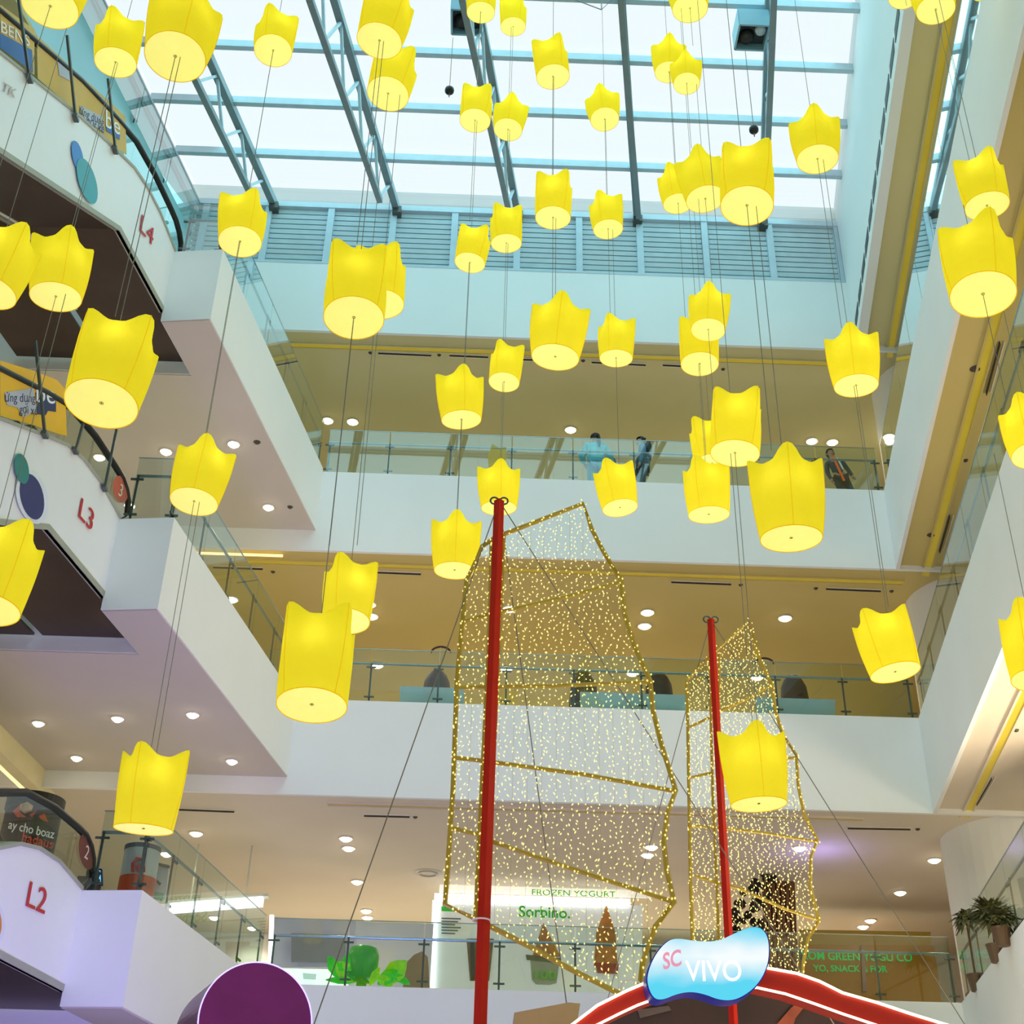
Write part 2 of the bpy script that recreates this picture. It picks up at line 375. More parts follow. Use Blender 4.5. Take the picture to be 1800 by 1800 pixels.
# ------------------------------------------------------------------ balustrades
def balustrade(a, b, z, label, n, h=1.14, rail=.86, posts=1, side=(0, -1), grp='glass balustrades round the atrium'):
    """glass panes between plan points a and b standing on z"""
    a = Vector((a[0], a[1], z)); b = Vector((b[0], b[1], z)); d = (b - a).normalized(); ln = (b - a).length
    nn = Vector((side[0], side[1], 0)).normalized()
    t = thing('glass_balustrade', (a + b) / 2, label, 'balustrade', grp)
    w = ln / n; up = Vector((0, 0, 1))
    pan = MB(); edge = MB()
    for k in range(n):
        c = a + d * (w * (k + .5)) + up * (h / 2)
        MB().box(c, (w - .025, .015, h), X=d).build('glass_panel', GLASS if z > 15 else GLASSL, t)
    MB().tube([a + up * rail - nn * .09, b + up * rail - nn * .09], .025, 8).build('handrail', STEEL, t)
    for k in range(n + 1):
        p = a + d * min(max(w * k, .03), ln - .03) - nn * .06
        MB().box(p + up * (rail / 2), (.035, .02, rail), X=d).build('post', DSTEEL, t)
        MB().box(p + up * (rail - .1) + nn * .03, (.2, .03, .03), X=d).box(p + up * .12 + nn * .03, (.2, .03, .03), X=d).build('clamp', DSTEEL, t)
    MB().box((a + b) / 2 + up * (h), (ln, .02, .012), X=d).build('top_edge', STEEL, t)
    return t
balustrade((XL(24) + .05, 24.05), (XR(24) - .05, 24.05), 17.3, 'glass balustrade of the back gallery where the people stand', 9)
balustrade((XL(24) + .05, 24.05), (XR(24) - .05, 24.05), 11.97, 'glass balustrade of the back gallery with brown chairs behind', 9)
balustrade((XL(24) + .05, 24.05), (XR(24) - .05, 24.05), 6.6, 'glass balustrade in front of the white lit dessert shop', 9)
for L, lab in ((4, 'topmost of the left side glass balustrades, on the fascia marked level 4'), (3, 'middle one of the left side glass balustrades, level 3'), (2, 'lowest of the left side glass balustrades, above the lilac fascia')):
    y0 = YF[L] + .1
    balustrade((XL(y0) - .06, y0), (XL(23.9) - .06, 23.9), LV[L]['lt'], lab, 5, side=(1, 0))
for L, lab in ((4, 'topmost of the right side glass balustrades'), (3, 'middle one of the right side glass balustrades'), (2, 'lowest of the right side glass balustrades, plants behind it')):
    balustrade((XR(23.9) + .06, 23.9), (XR(6) + .06, 6), LV[L]['bt'], lab, 12, side=(-1, 0))
# short balustrade over the landing fronts
for L, lab in ((4, 'short glass balustrade on the landing at level 4'), (3, 'short glass balustrade on the landing at level 3'), (2, 'short glass balustrade on the landing at level 2')):
    y0 = YF[L] + .12
    balustrade((XE(y0) + .1, y0), (XL(y0) - .08, y0), LV[L]['lt'], lab, 1)
# glass railing high on the left with clamps
t = balustrade((xl(23.9) + .12, 23.9), (xl(8) + .12, 8), 23.9, 'glass balustrade high at the left edge of the skylight', 9, h=1.1, side=(1, 0))

# ------------------------------------------------------------------ escalators (level 2, 3, 4)
CLAD = mat('white_escalator_cladding', '#eef0f0', .4, var=.01)
DARKS = mat('dark_bronze_soffit', '#4a3a31', .35, metal=.35, var=.12, scale=1.5)
LIP = mat('olive_grey_trim', '#a5a795', .5, metal=0, var=.05)
YEL = mat('yellow_advert_film', '#f5bd1c', .4, var=.03)
def escalator(L, off, label, full):
    q = LV[L]; yk = {4: 15.4, 3: 15.4, 2: 16.5}[L]; ye = yk + 3.3; sl = .54
    zt = q['lt']; zb = q['lt'] - 1.34
    X = lambda y: XE(y) - off
    P = lambda y, z, o=0: Vector((X(y) + o, y, z))
    yb = yk - 9.0
    top = [(yb, zt - .0 + .35 - sl * (yk + 0.5 - yb))]
    for y, dz in ((yk - 1.8, -.80), (yk - .6, -.24), (yk, .02), (yk + .5, .12), (yk + 1.1, .13), (yk + 1.9, .0)): top.append((y, zt + dz))
    top[0] = (yb, zt - .80 - sl * (yk - 1.8 - yb))
    bot = [(yb, zb - sl * (yk - yb)), (yk, zb), (yk + 1.95, zb)]
    W = 1.5
    t = thing('escalator', (X(yk) - W / 2, yk, zb), label, 'escalator', 'escalators on the left side')
    side = [P(y, z) for y, z in top] + [P(y, z) for y, z in reversed(bot)]
    MB().prism(side, (-.05, 0, 0)).build('side_cladding', CLAD, t)
    MB().prism([p + Vector((-W, 0, 0)) for p in side], (.05, 0, 0)).build('far_cladding', CLAD, t)
    # soffit
    b2 = bot + [(ye, zb)]
    for i in range(len(b2) - 1):
        (y0, z0), (y1, z1) = b2[i], b2[i+1]
        MB().prism([P(y0, z0 + .02, -.05), P(y1, z1 + .02, -.05), P(y1, z1 + .02, -W - .0), P(y0, z0 + .02, -W - .0)], (0, 0, .04)).build('soffit_panel', DARKS, t)
    mb = MB()
    for i in range(2):
        (y0, z0), (y1, z1) = bot[i], bot[i+1]
        mb.prism([P(y0, z0, .015), P(y1, z1, .015), P(y1, z1 + .09, .015), P(y0, z0 + .09, .015)], (-.09, 0, 0))
    mb.build('bottom_trim', LIP, t)
    mb = MB()
    for i in range(len(top) - 1):
        (y0, z0), (y1, z1) = top[i], top[i+1]
        mb.prism([P(y0, z0, .02), P(y1, z1, .02), P(y1, z1 + .05, .02), P(y0, z0 + .05, .02)], (-.3, 0, 0))
    mb.build('top_trim', LIP, t)
    # steps as a ribbed ramp
    mb = MB()
    for k in range(24):
        y = yk - .4 - k * .36; z = zt - .12 - sl * .36 * k
        mb.box((X(y) - W / 2, y, z - .1), (W - .3, .38, .24), X=(DD.y, -DD.x, 0))
    mb.box((X(yk + .7) - W / 2, yk + .7, zt - .1), (W - .3, 2.0, .1), X=(DD.y, -DD.x, 0))
    mb.build('step', mat('grey_step', '#6f7272', .5, metal=.5), t)
    for oo, nm in ((-.12, 'near'), (-W + .12, 'far')):
        g = []
        prof = [(yb, top[0][1] + .72)] + [(yk - 1.8, zt - .8 + .75), (yk - .6, zt + .46), (yk + .1, zt + .72), (yk + .9, zt + .80), (yk + 1.7, zt + .78)]
        tp = [P(y, z, oo) for y, z in prof]
        ls = [P(y, z, oo) for y, z in [(yb, top[0][1])] + [(yk - 1.8, zt - .8), (yk - .6, zt - .24), (yk + .1, zt + .04), (yk + .9, zt + .1), (yk + 1.7, zt + .02)]]
        mb = MB().band(tp, ls, (-.015, 0, 0))
        ex = [P(yk + 1.7 + .62 * math.sin(a), zt + .39 + .39 * math.cos(a), oo) for a in [PI * i / 8 for i in range(9)]]
        mb.prism(ex, (-.015, 0, 0))
        mb.build('glass_panel', EGLASS, t)
        hr = [p + Vector((0, 0, .03)) for p in tp] + [P(yk + 1.7 + .66 * math.sin(a), zt + .40 + .42 * math.cos(a), oo) for a in [PI * i / 8 for i in range(1, 9)]]
        MB().tube(hr, .052, 8).build('handrail', BLACK, t, smooth=True)
    return t, P
ESC = {}
for L in (4, 3, 2):
    ESC[L] = escalator(L, 0, {4: 'nearer escalator rising to level 4 with blue and teal bubble artwork', 3: 'nearer escalator rising to level 3 with navy and green bubble artwork', 2: 'nearer escalator rising to level 2 with lilac lit side'}[L], True)
    escalator(L, 1.58, {4: 'farther escalator beside the one rising to level 4, only its dark underside seen', 3: 'farther escalator beside the one rising to level 3, dark underside', 2: 'farther escalator beside the one rising to level 2'}[L], False)
RED = mat('red_letter_paint', '#c8252b', .5, var=.04)
def esc_text(L, s, bl, tl, br):
    t, P = ESC[L]; p0 = P(17.3, 0, .018)
    a, b, c = atP(*bl, p0), atP(*tl, p0), atP(*br, p0)
    text(s, 'lettering', a, (c - a), (b - a), (b - a).length, RED, t, wfit=(c - a).length)
esc_text(4, 'L4', (246, 405), (250, 376), (268, 432))
esc_text(3, 'L3', (138, 908), (144, 874), (161, 934))
esc_text(2, 'L2', (46, 1592), (54, 1548), (78, 1607))
t_, P_ = ESC[4]; p0_ = P_(17.3, 0, .018); a_, b_, c_ = atP(2, 158, p0_), atP(2, 138, p0_), atP(26, 172, p0_)
text('TK', 'lettering', a_, c_ - a_, (0, 0, 1), (b_ - a_).length, mat('faded_pink_letters', '#cfc0bb', .6), t_, wfit=(c_ - a_).length)
def esc_blob(L, name, cx, cy, rx, ry, tilt, m, o=.02):
    t, P = ESC[L]; p0 = P(17.3, 0, o); pts = []
    for k in range(28):
        a = 2 * PI * k / 28; x = rx * math.cos(a); y = ry * math.sin(a); c, s = math.cos(tilt), math.sin(tilt)
        pts.append(atP(cx + x * c - y * s, cy + x * s + y * c, p0))
    MB().prism(pts, (.004, 0, 0)).build(name, m, t)
DR = math.radians
esc_blob(4, 'bubble_artwork', 136, 274, 9, 27, DR(-12), mat('blue_film', '#2479c9', .4))
esc_blob(4, 'bubble_artwork', 153, 318, 15, 42, DR(-16), mat('teal_film', '#2a9ba6', .4), .025)
esc_blob(3, 'bubble_artwork', 38, 824, 12, 27, DR(-10), mat('green_film', '#1f8079', .4), .03)
esc_blob(3, 'bubble_artwork', 56, 873, 27, 49, DR(-14), mat('pale_ring_film', '#e4e9f2', .4), .018)
esc_blob(3, 'bubble_artwork', 56, 873, 20, 41, DR(-12), mat('navy_film', '#2c2a6b', .4), .024)
esc_blob(2, 'bubble_artwork', -18, 1618, 26, 46, DR(-8), mat('pale_ring_film', '#e4e9f2', .4), .018)
esc_blob(2, 'bubble_artwork', -20, 1618, 22, 40, DR(-8), mat('orange_film', '#d98a2b', .4), .024)
# level number stickers on the escalator glass
for L, (cx, cy, rx, ry), s, col in ((3, (212, 860, 13, 24), '3', '#c8583a'), (2, (152, 1497, 13, 32), '2', '#6b2a22')):
    esc_blob(L, 'number_sticker', cx, cy, rx, ry, DR(-8), mat('sticker_%s' % {'3': 'orange', '2': 'maroon'}[s], col, .4), -.10)
    t, P = ESC[L]; p0 = P(17.3, 0, -.09)
    a, b, c = atP(cx - 4, cy + 10, p0), atP(cx - 3, cy - 14, p0), atP(cx + 6, cy + 18, p0)
    text(s, 'numeral', a, c - a, (0, 0, 1), (b - a).length, mat('cream_film', '#f3dcb8', .5), t, ext=.002)
# yellow adverts on the escalator glass
def ad(L, poly, name, m, o=-.10):
    t, P = ESC[L]; p0 = P(17.3, 0, o)
    return MB().prism([atP(x, y, p0) for x, y in poly], (.004, 0, 0)).build(name, m, t)
YEL4 = mat('yellow_film', '#d8ad3a', .5); BLU = mat('blue_ad_film', '#2f62a8', .5); NAV = mat('navy_ad_film', '#26305e', .5); GRYF = mat('grey_ad_film', '#b9bcc6', .5)
ad(4, [(0, 8), (60, 52), (60, 132), (0, 84)], 'advert_film', YEL4)
ad(4, [(0, 58), (56, 88), (58, 128), (0, 84)], 'advert_film', BLU, -.092)
ad(4, [(64, 62), (125, 118), (200, 186), (220, 205), (222, 272), (203, 260), (135, 198), (66, 138)], 'advert_film', YEL4)
ad(4, [(140, 185), (180, 205), (182, 232), (150, 212)], 'advert_film', GRYF, -.092)
ad(4, [(185, 218), (211, 234), (210, 246), (187, 230)], 'advert_film', BLU, -.092)
ad(4, [(100, 103), (122, 120), (122, 142), (104, 132)], 'advert_film', GRYF, -.092)
def adtext(L, s, bl, br, tl, m, name='lettering', o=-.088):
    t, P = ESC[L]; p0 = P(17.3, 0, o)
    a, b, c = atP(*bl, p0), atP(*br, p0), atP(*tl, p0)
    text(s, name, a, b - a, c - a, (c - a).length, m, t, ext=.002, wfit=(b - a).length)
WF = mat('white_film', '#f4f4f4', .5)
adtext(4, 'BENS', (2, 56), (52, 82), (2, 36), WF)
adtext(4, 'ứng dụng', (140, 200), (182, 222), (141, 186), NAV)
adtext(4, 'gọi xe', (152, 217), (183, 234), (153, 203), NAV)
adtext(4, 'be', (186, 222), (211, 238), (186, 192), WF)
ad(3, [(0, 634), (60, 652), (100, 668), (114, 684), (117, 766), (100, 762), (60, 748), (0, 731)], 'advert_film', YEL)
ad(3, [(8, 690), (58, 682), (64, 722), (40, 734), (30, 716), (12, 712)], 'advert_film', GRYF, -.092)
ad(3, [(62, 690), (98, 692), (98, 724), (84, 722), (80, 730), (66, 728)], 'advert_film', NAV, -.091)
adtext(3, 'ứng dụng', (9, 706), (62, 707), (9, 690), NAV)
adtext(3, 'gọi xe', (34, 726), (66, 729), (34, 711), NAV)
adtext(3, 'be', (64, 706), (97, 710), (64, 672), WF)
# guard posts standing along the cladding of the upper escalators
for L, pp in ((4, (((30, -20), (52, 138)), ((118, 62), (133, 207)), ((190, 138), (203, 264)))), (3, (((62, 598), (79, 764)), ((146, 745), (133, 792)), ((205, 755), (184, 858)))), ):
    t, P = ESC[L]
    for (u, w) in pp:
        a = atP(*w, P(17.3, 0, .05)); b = atP(*u, P(17.3, 0, .05)); b = Vector((b.x, b.y, b.z)) if L == 4 or u[0] < 100 else b
        o = MB().bar(a, b, .035).build('guard_post', DSTEEL, t)
        sub('clamp', MB().box(a, (.07, .14, .05)), DSTEEL, o)
# ------------------------------------------------------------------ sky lanterns
FAB = fabric_mat('yellow_lantern_fabric', '#f4e84c', '#eedb24', .22, .75, var=.015)
FABB = fabric_mat('pale_lantern_base_fabric', '#fffbd2', '#faf3a0', .42, .8, var=.05)
SEAM = fabric_mat('lantern_seam', '#ecd02a', '#e0c01a', .28, .6)
WIRE = mat('thin_grey_wire', '#8b8a7e', .6, var=.05)
def lantern_meshes(h, variant):
    """unit lantern: base radius 1 at z=0, flaring to a pinched four-cornered crown"""
    n, m = 48, 14; mb = MB(); hm = h * .862
    def pt(th, t, grow=1.0):
        k = ((1 + math.cos(4 * th)) / 2) ** 1.85
        sq = .91 + .33 * k
        w = t ** 1.15
        R = (1 - w) * 1.0 + w * sq + .07 * math.sin(PI * t) + .015 * math.sin(3 * th + variant) * math.sin(PI * t)
        z = t * (hm + (h - hm) * k * t)
        return Vector((R * grow * math.cos(th), R * grow * math.sin(th), z))
    for j in range(m + 1):
        for i in range(n): mb.v.append(tuple(pt(2 * PI * i / n, j / m)))
    for j in range(m):
        for i in range(n): mb.f.append((j*n + i, j*n + (i+1) % n, (j+1)*n + (i+1) % n, (j+1)*n + i))
    # sagging top
    last = m * n
    for s_, dz in ((.66, .22), (.33, .34)):
        b = len(mb.v)
        for i in range(n):
            p = pt(2 * PI * i / n, 1); mb.v.append((p.x * s_, p.y * s_, hm + (p.z - hm) * s_ * .6 - dz * (1 - s_)))
        for i in range(n): mb.f.append((last + i, last + (i+1) % n, b + (i+1) % n, b + i))
        last = b
    mb.v.append((0, 0, hm - .26)); c = len(mb.v) - 1
    for i in range(n): mb.f.append((last + i, last + (i+1) % n, c))
    base = MB()
    for r in (1.0, .66, .33, .08):
        for i in range(n):
            a = 2 * PI * i / n; base.v.append((r * math.cos(a), r * math.sin(a), .012 + (1 - r) * .05 + .018 * math.sin(5 * a + variant) * r * (1 - r) * 3))
    for j in range(3):
        for i in range(n): base.f.append((j*n + i, (j+1)*n + i, (j+1)*n + (i+1) % n, j*n + (i+1) % n))
    base.f.append(tuple(3 * n + i for i in range(n)))
    seam = []
    for q in range(4):
        seam.append(MB().tube([pt(q * PI / 2, t / 10, 1.004) for t in range(11)], .011, 5))
    hoop = MB().tube([(math.cos(2*PI*i/36), math.sin(2*PI*i/36), 0) for i in range(36)], .016, 5, True)
    hub = MB().tube([(.05 * math.cos(2*PI*i/10), .05 * math.sin(2*PI*i/10), .03) for i in range(10)], .012, 4, True)
    return mb, base, seam, hoop, hub
HUBM = mat('lantern_hub', '#8f7a1c', .5)
def make_lantern(h, variant):
    t = bpy.data.objects.new('sky_lantern', None); COL.objects.link(t)
    mb, base, seam, hoop, hub = lantern_meshes(h, variant)
    parts = [mb.build('shade', FAB, None, smooth=True), base.build('base_panel', FABB, None, smooth=True)]
    for q in seam: parts.append(q.build('seam', SEAM))
    parts += [hoop.build('hoop', SEAM), hub.build('hub', HUBM)]
    wire = MB().tube([(0, 0, 0), (0, 0, 1)], 1, 6).build('hanging_wire', WIRE); parts.append(wire)
    for p in parts: p.parent = t
    ld = bpy.data.lights.new('lantern_bulb', 'POINT'); ld.color = (.97, .96, .80); ld.shadow_soft_size = .04; ld.energy = .5
    lo = bpy.data.objects.new('bulb', ld); COL.objects.link(lo); lo.parent = t; lo.location = (.36, .16, h * .68)
    return t
PROTO = [make_lantern(2.55, 0), make_lantern(2.75, 1.3), make_lantern(2.95, 2.6)]
USED = set(); rng = random.Random(5)
def place(proto, loc, s, rz, tilt, top, low, label, aa=0):
    if id(proto) in USED:
        t = proto.copy(); COL.objects.link(t); kids = []
        for ch in proto.children:
            c = ch.copy(); COL.objects.link(c); c.parent = t; kids.append(c)
    else:
        t = proto; USED.add(id(proto)); kids = list(t.children)
    t.location = loc; t.scale = (s, s, s); t.rotation_euler = (tilt[0], tilt[1], rz)
    Rm = Matrix.Rotation(0, 4, 'Z')
    for c in kids:
        if c.type == 'LIGHT':
            q = -aa + rng.uniform(-.4, .4); c.location = (.42 * math.cos(q), .42 * math.sin(q), rng.uniform(1.55, 1.95))
        if c.name.startswith('hanging_wire'):
            # vertical wire from far above to below, undoing the tilt of the lantern
            E = t.rotation_euler.to_matrix().to_4x4().inverted()
            L = (top - low) / s
            c.matrix_local = E @ Matrix.Translation((0, 0, (low - loc.z) / s)) @ Matrix.Diagonal((.0036 / s, .0036 / s, L, 1))
    tag(t, label, 'lantern', 'yellow sky lanterns hanging in the atrium')
    return t
# columns of lanterns sharing one wire line: (px, py, base width, corner offset, height proto, lowest wire px y or None, label)
LAN = [
 [(88, 12, 98, .3, 0, 345, 'yellow sky lantern cut by the top edge over the upper escalator handrail')],
 [(203, 110, 72, -.5, 0, 400, 'yellow sky lantern left of the largest top one, in front of the pale roof edge'),
  (98, 522, 88, .1, 1, 900, 'yellow sky lantern in front of the dark upper escalator underside')],
 [(308, 100, 106, .1, 2, 560, 'large yellow sky lantern at the top edge left of the skylight'),
  (178, 710, 128, .5, 1, None, 'largest yellow sky lantern at left, beside the yellow advert of the level 3 escalator')],
 [(480, 89, 66, -.5, 0, 340, 'small yellow sky lantern alone between the two leftmost skylight trusses at the top'),
  (422, 425, 75, .35, 0, 770, 'yellow sky lantern at the left end of the louvre band'),
  (341, 882, 84, -.1, 1, 1320, 'yellow sky lantern over the landing at level 3'),
  (252, 1458, 103, -.45, 1, None, 'lowest yellow sky lantern at left, over the landing at level 2')],
 [(667, 72, 80, .5, 2, 430, 'yellow sky lantern at the top edge overlapping a smaller one below it'),
  (622, 559, 106, -.7, 1, 960, 'large yellow sky lantern at centre left against the top of the back wall'),
  (548, 1240, 124, .6, 2, None, 'large yellow sky lantern left of the sail, lower of an overlapping pair')],
 [(682, 165, 74, .6, 0, 480, 'yellow sky lantern tucked under the one at the top edge'),
  (668, 535, 84, .5, 0, 960, 'yellow sky lantern mostly hidden behind the large centre left one'),
  (608, 1092, 84, -.45, 1, None, 'yellow sky lantern left of the sail, upper of an overlapping pair')],
 [(845, 22, 49, .5, 0, 150, 'left of two small lanterns at the top edge beside the floodlight box'),
  (835, 212, 54, .65, 0, 390, 'small yellow sky lantern left of the middle truss, below the hanging black ball'),
  (826, 462, 54, .6, 0, 655, 'small yellow sky lantern hanging lowest before the left louvres'),
  (811, 738, 70, .15, 0, 905, 'yellow sky lantern before the topmost back ceiling, left of the tall mast'),
  (799, 1003, 72, 0, 1, None, 'yellow sky lantern just left of the red mast, over the top left of the sail')],
 [(902, 47, 44, .5, 0, 170, 'right of two small lanterns at the top edge beside the floodlight box'),
  (893, 228, 50, 0, 0, 365, 'small yellow sky lantern with raised corner touching the middle truss'),
  (890, 428, 54, -.6, 0, 600, 'small yellow sky lantern before the louvres at the foot of the middle truss'),
  (886, 672, 54, -.5, 1, 820, 'small narrow yellow sky lantern before the back ceiling slots'),
  (877, 893, 62, .1, 0, None, 'yellow sky lantern directly behind the tip of the red mast')],
 [(972, 135, 58, .5, 0, 310, 'small yellow sky lantern right of the middle truss, near the top'),
  (972, 383, 62, .6, 1, 540, 'yellow sky lantern before the top rail of the louvre band, centre'),
  (976, 628, 84, .03, 0, None, 'five-cornered looking yellow sky lantern at the centre, below the pale back wall')],
 [(1063, 210, 50, -.15, 0, 345, 'small yellow sky lantern just left of the fourth truss'),
  (1069, 403, 52, -.4, 0, 565, 'small yellow sky lantern before the louvres left of the fourth truss foot'),
  (1083, 630, 58, -.4, 0, 815, 'small yellow sky lantern right of centre, just below the pale back wall'),
  (1090, 893, 62, -.35, 1, None, 'yellow sky lantern in front of the back gallery below the person in blue')],
 [(1213, 15, 62, 0, 0, 80, 'yellow sky lantern cut by the top edge between the two right trusses'),
  (1207, 147, 46, 0, 0, 260, 'right one of two touching small sky lanterns between the right trusses'),
  (1240, 350, 68, .05, 1, 520, 'middle one of three overlapping yellow sky lanterns at upper right'),
  (1245, 580, 60, 0, 1, 700, 'sky lantern partly hidden behind another at the right end of the ceiling slots')],
 [(1176, 127, 50, .1, 0, 300, 'left one of two touching small sky lanterns between the right trusses'),
  (1192, 358, 52, -.3, 1, 560, 'leftmost and smallest of three overlapping yellow sky lanterns at upper right'),
  (1230, 640, 66, .6, 1, 800, 'yellow sky lantern hanging in front of another at the right end of the ceiling slots'),
  (1246, 905, 72, -.4, 1, None, 'lowest of four clustered sky lanterns right of the long haired person')],
 [(1313, 362, 92, .7, 1, 790, 'largest of three overlapping yellow sky lanterns at upper right'),
  (1391, 947, 108, .12, 2, None, 'large leaning yellow sky lantern in front of the right end of the back gallery')],
 [(1437, 280, 72, .08, 0, 575, 'yellow sky lantern alone at the right edge of the skylight'),
  (1505, 678, 76, 0, 1, 1065, 'yellow sky lantern at the right end of the topmost back ceiling'),
  (1574, 1182, 88, -.45, 0, None, 'yellow sky lantern before the right end of the back gallery with chairs')],
 [(1292, 797, 86, .7, 1, 1270, 'topmost of four clustered sky lanterns right of the long haired person'),
  (1334, 1414, 98, .2, 1, None, 'yellow sky lantern in front of the smaller sail')],
 [(1252, 815, 62, -.6, 1, None, 'sky lantern mostly hidden in the middle of the cluster beside the back gallery')],
 [(1735, 362, 76, .55, 0, 500, 'yellow sky lantern at the right edge, upper of an overlapping pair'),
  (1728, 518, 112, .5, 1, 700, 'large yellow sky lantern at the right edge, lower of an overlapping pair')],
 [(1645, 17, 66, 0, 0, 60, 'larger right one of two lanterns cut by the top edge near the right corner'),
  (1822, 800, 84, -.2, 0, 980, 'yellow sky lantern cut by the right edge, upper one, a thin sliver'),
  (1830, 1195, 100, -.3, 1, None, 'yellow sky lantern cut by the right edge, lower one')],
 [(1590, -8, 56, 0, 0, 10, 'smaller left one of two lanterns cut by the top edge near the right corner')],
 [(-22, 512, 100, .3, 0, 650, 'yellow sky lantern cut by the left edge beside the upper escalator'),
  (-28, 1070, 124, .4, 0, None, 'yellow sky lantern cut by the left edge beside the level 3 escalator underside')],
]
rng = random.Random(5)
for colm in LAN:
    ys = []
    for (px, py, w, s0, pr, low, lab) in colm:
        zc = F * .5 / w; ys.append((CAM + ray(px, py) * (zc / F)).y)
    y = sum(ys) / len(ys)
    prev = 25.4
    for (px, py, w, s0, pr, low, lab) in colm:
        p = atY(px, py, y); zc = (p - CAM).dot(CF); r = w * zc / F / 2
        toward = math.atan2(-(p.y), -(p.x))
        a = math.asin(max(-.95, min(.95, s0)))
        zl = atY(px, low, y).z if low else p.z
        rz = toward + a
        place(PROTO[pr], p, r, rz, (rng.uniform(-.11, .11), rng.uniform(-.11, .11)), prev, min(zl, p.z), lab, a); prev = p.z

# ------------------------------------------------------------------ downlights
DL = mat('lit_downlight', '#fff6e0', .4, emit='#fff0d2', es=14)
no_light_sampling(DL)
TRIM = mat('white_downlight_trim', '#efe9dc', .5)
SPK = mat('dark_ceiling_fitting', '#4a4234', .6)
def make_dl():
    t = bpy.data.objects.new('downlight', None); COL.objects.link(t)
    a = MB().lathe([(.0, -.075), (.06, -.066), (.1, -.04), (.12, 0)], (0, 0, 0), 20).build('diffuser', DL); a.parent = t
    b = MB().tube([(.13 * math.cos(2*PI*i/24), .13 * math.sin(2*PI*i/24), -.005) for i in range(24)], .018, 6, True).build('trim', TRIM); b.parent = t
    ld = bpy.data.lights.new('downlight_lamp', 'SPOT'); ld.color = (1, .9, .72); ld.energy = 42; ld.spot_size = DR(150); ld.spot_blend = .6; ld.shadow_soft_size = .1
    lo = bpy.data.objects.new('lamp', ld); COL.objects.link(lo); lo.parent = t; lo.location = (0, 0, -.14)
    return t
d0 = make_dl(); first = [True]
def place_dl(px, py, z, label, group, sc=1):
    p = atZ(px, py, z)
    if first[0]: t = d0; first[0] = False
    else:
        t = d0.copy(); COL.objects.link(t)
        for ch in d0.children: c = ch.copy(); COL.objects.link(c); c.parent = t
    t.location = (p.x, p.y, z - .004); t.scale = (sc, sc, 1)
    tag(t, label, 'light', group)
C5, C4, C3 = 21.35, 15.43, 10.13
L4c, L3c = 15.81, 10.36
G = 'recessed ceiling downlights'
for px, py, lab in ((576, 739, 'leftmost downlight of the topmost back ceiling'), (620, 741, 'second downlight from left in the topmost back ceiling'), (1003, 755, 'downlight in the topmost back ceiling left of the person in blue'), (1232, 765, 'downlight in the topmost back ceiling beside the lantern cluster'), (1427, 775, 'left of a pair of downlights above the right end of the back gallery'), (1463, 777, 'right of a pair of downlights above the right end of the back gallery'), (1567, 766, 'downlight in the far right corner of the topmost back ceiling')):
    place_dl(px, py, C5, lab, G, 1.1)
for px, py, lab in ((649, 1062, 'upper downlight just right of the lantern pair left of the sail'), (653, 1083, 'lower downlight just right of the lantern pair left of the sail'), (407, 1053, 'downlight seen over the left fascia under the back gallery'), (895, 1070, 'downlight seen through the tall sail, right of the mast'), (1138, 1076, 'upper of two downlights between the sails'), (1133, 1100, 'lower of two downlights between the sails'), (1380, 1086, 'downlight right of the tip of the smaller sail'), (663, 1169, 'downlight seen through the glass left of the first brown chair'), (890, 1175, 'downlight seen through glass and the tall sail'), (1112, 1183, 'downlight seen through glass left of the second last brown chair'), (1331, 1190, 'downlight seen through glass and the smaller sail')):
    place_dl(px, py, C4, lab, G, 1.15)
for px, py, lab in ((608, 1473, 'upper of two downlights left of the tall sail, lower back ceiling'), (613, 1490, 'lower of two downlights left of the tall sail, lower back ceiling'), (628, 1549, 'single downlight above the green sculpture'), (345, 1464, 'downlight just right of the lowest left lantern'), (644, 1600, 'upper of two small downlights above the green sculpture'), (646, 1612, 'lower of two small downlights above the green sculpture'), (1145, 1488, 'upper of two downlights seen at the right edge of the tall sail'), (1138, 1502, 'lower of two downlights seen at the right edge of the tall sail'), (1405, 1490, 'bright downlight seen through the right edge of the smaller sail'), (1642, 1511, 'downlight nearest the curved white wall at lower right'), (1582, 1568, 'single downlight midway in the lower right ceiling'), (1530, 1617, 'upper of two downlights above the green lettering'), (1517, 1628, 'lower of two downlights above the green lettering'), (293, 1500, 'downlight seen over the landing signs at level 2'), (377, 1612, 'small downlight below the white light bar at left'), (444, 1630, 'small downlight at the lower end of the left glass balustrade')):
    place_dl(px, py, C3, lab, G, 1.05)
for px, py, lab in ((175, 803, 'downlight seen through the level 3 escalator glass, upper'), (228, 888, 'downlight seen through the level 3 escalator glass, lower'), (292, 793, 'downlight left of the lantern over the level 3 landing'), (411, 780, 'downlight right of the lantern over the level 3 landing'), (472, 891, 'downlight nearest the far corner of the left ceiling at level 3')):
    place_dl(px, py, L4c, lab, G, .85)
for px, py, lab in ((68, 1270, 'leftmost downlight of the lilac tinted left ceiling'), (207, 1262, 'middle downlight in the back row of the left ceiling'), (339, 1255, 'right downlight in the back row of the left ceiling'), (135, 1331, 'front left downlight of the left ceiling'), (408, 1337, 'front right downlight of the left ceiling'), (16, 1378, 'downlight seen through the level 2 escalator glass')):
    place_dl(px, py, L3c, lab, G, .8)
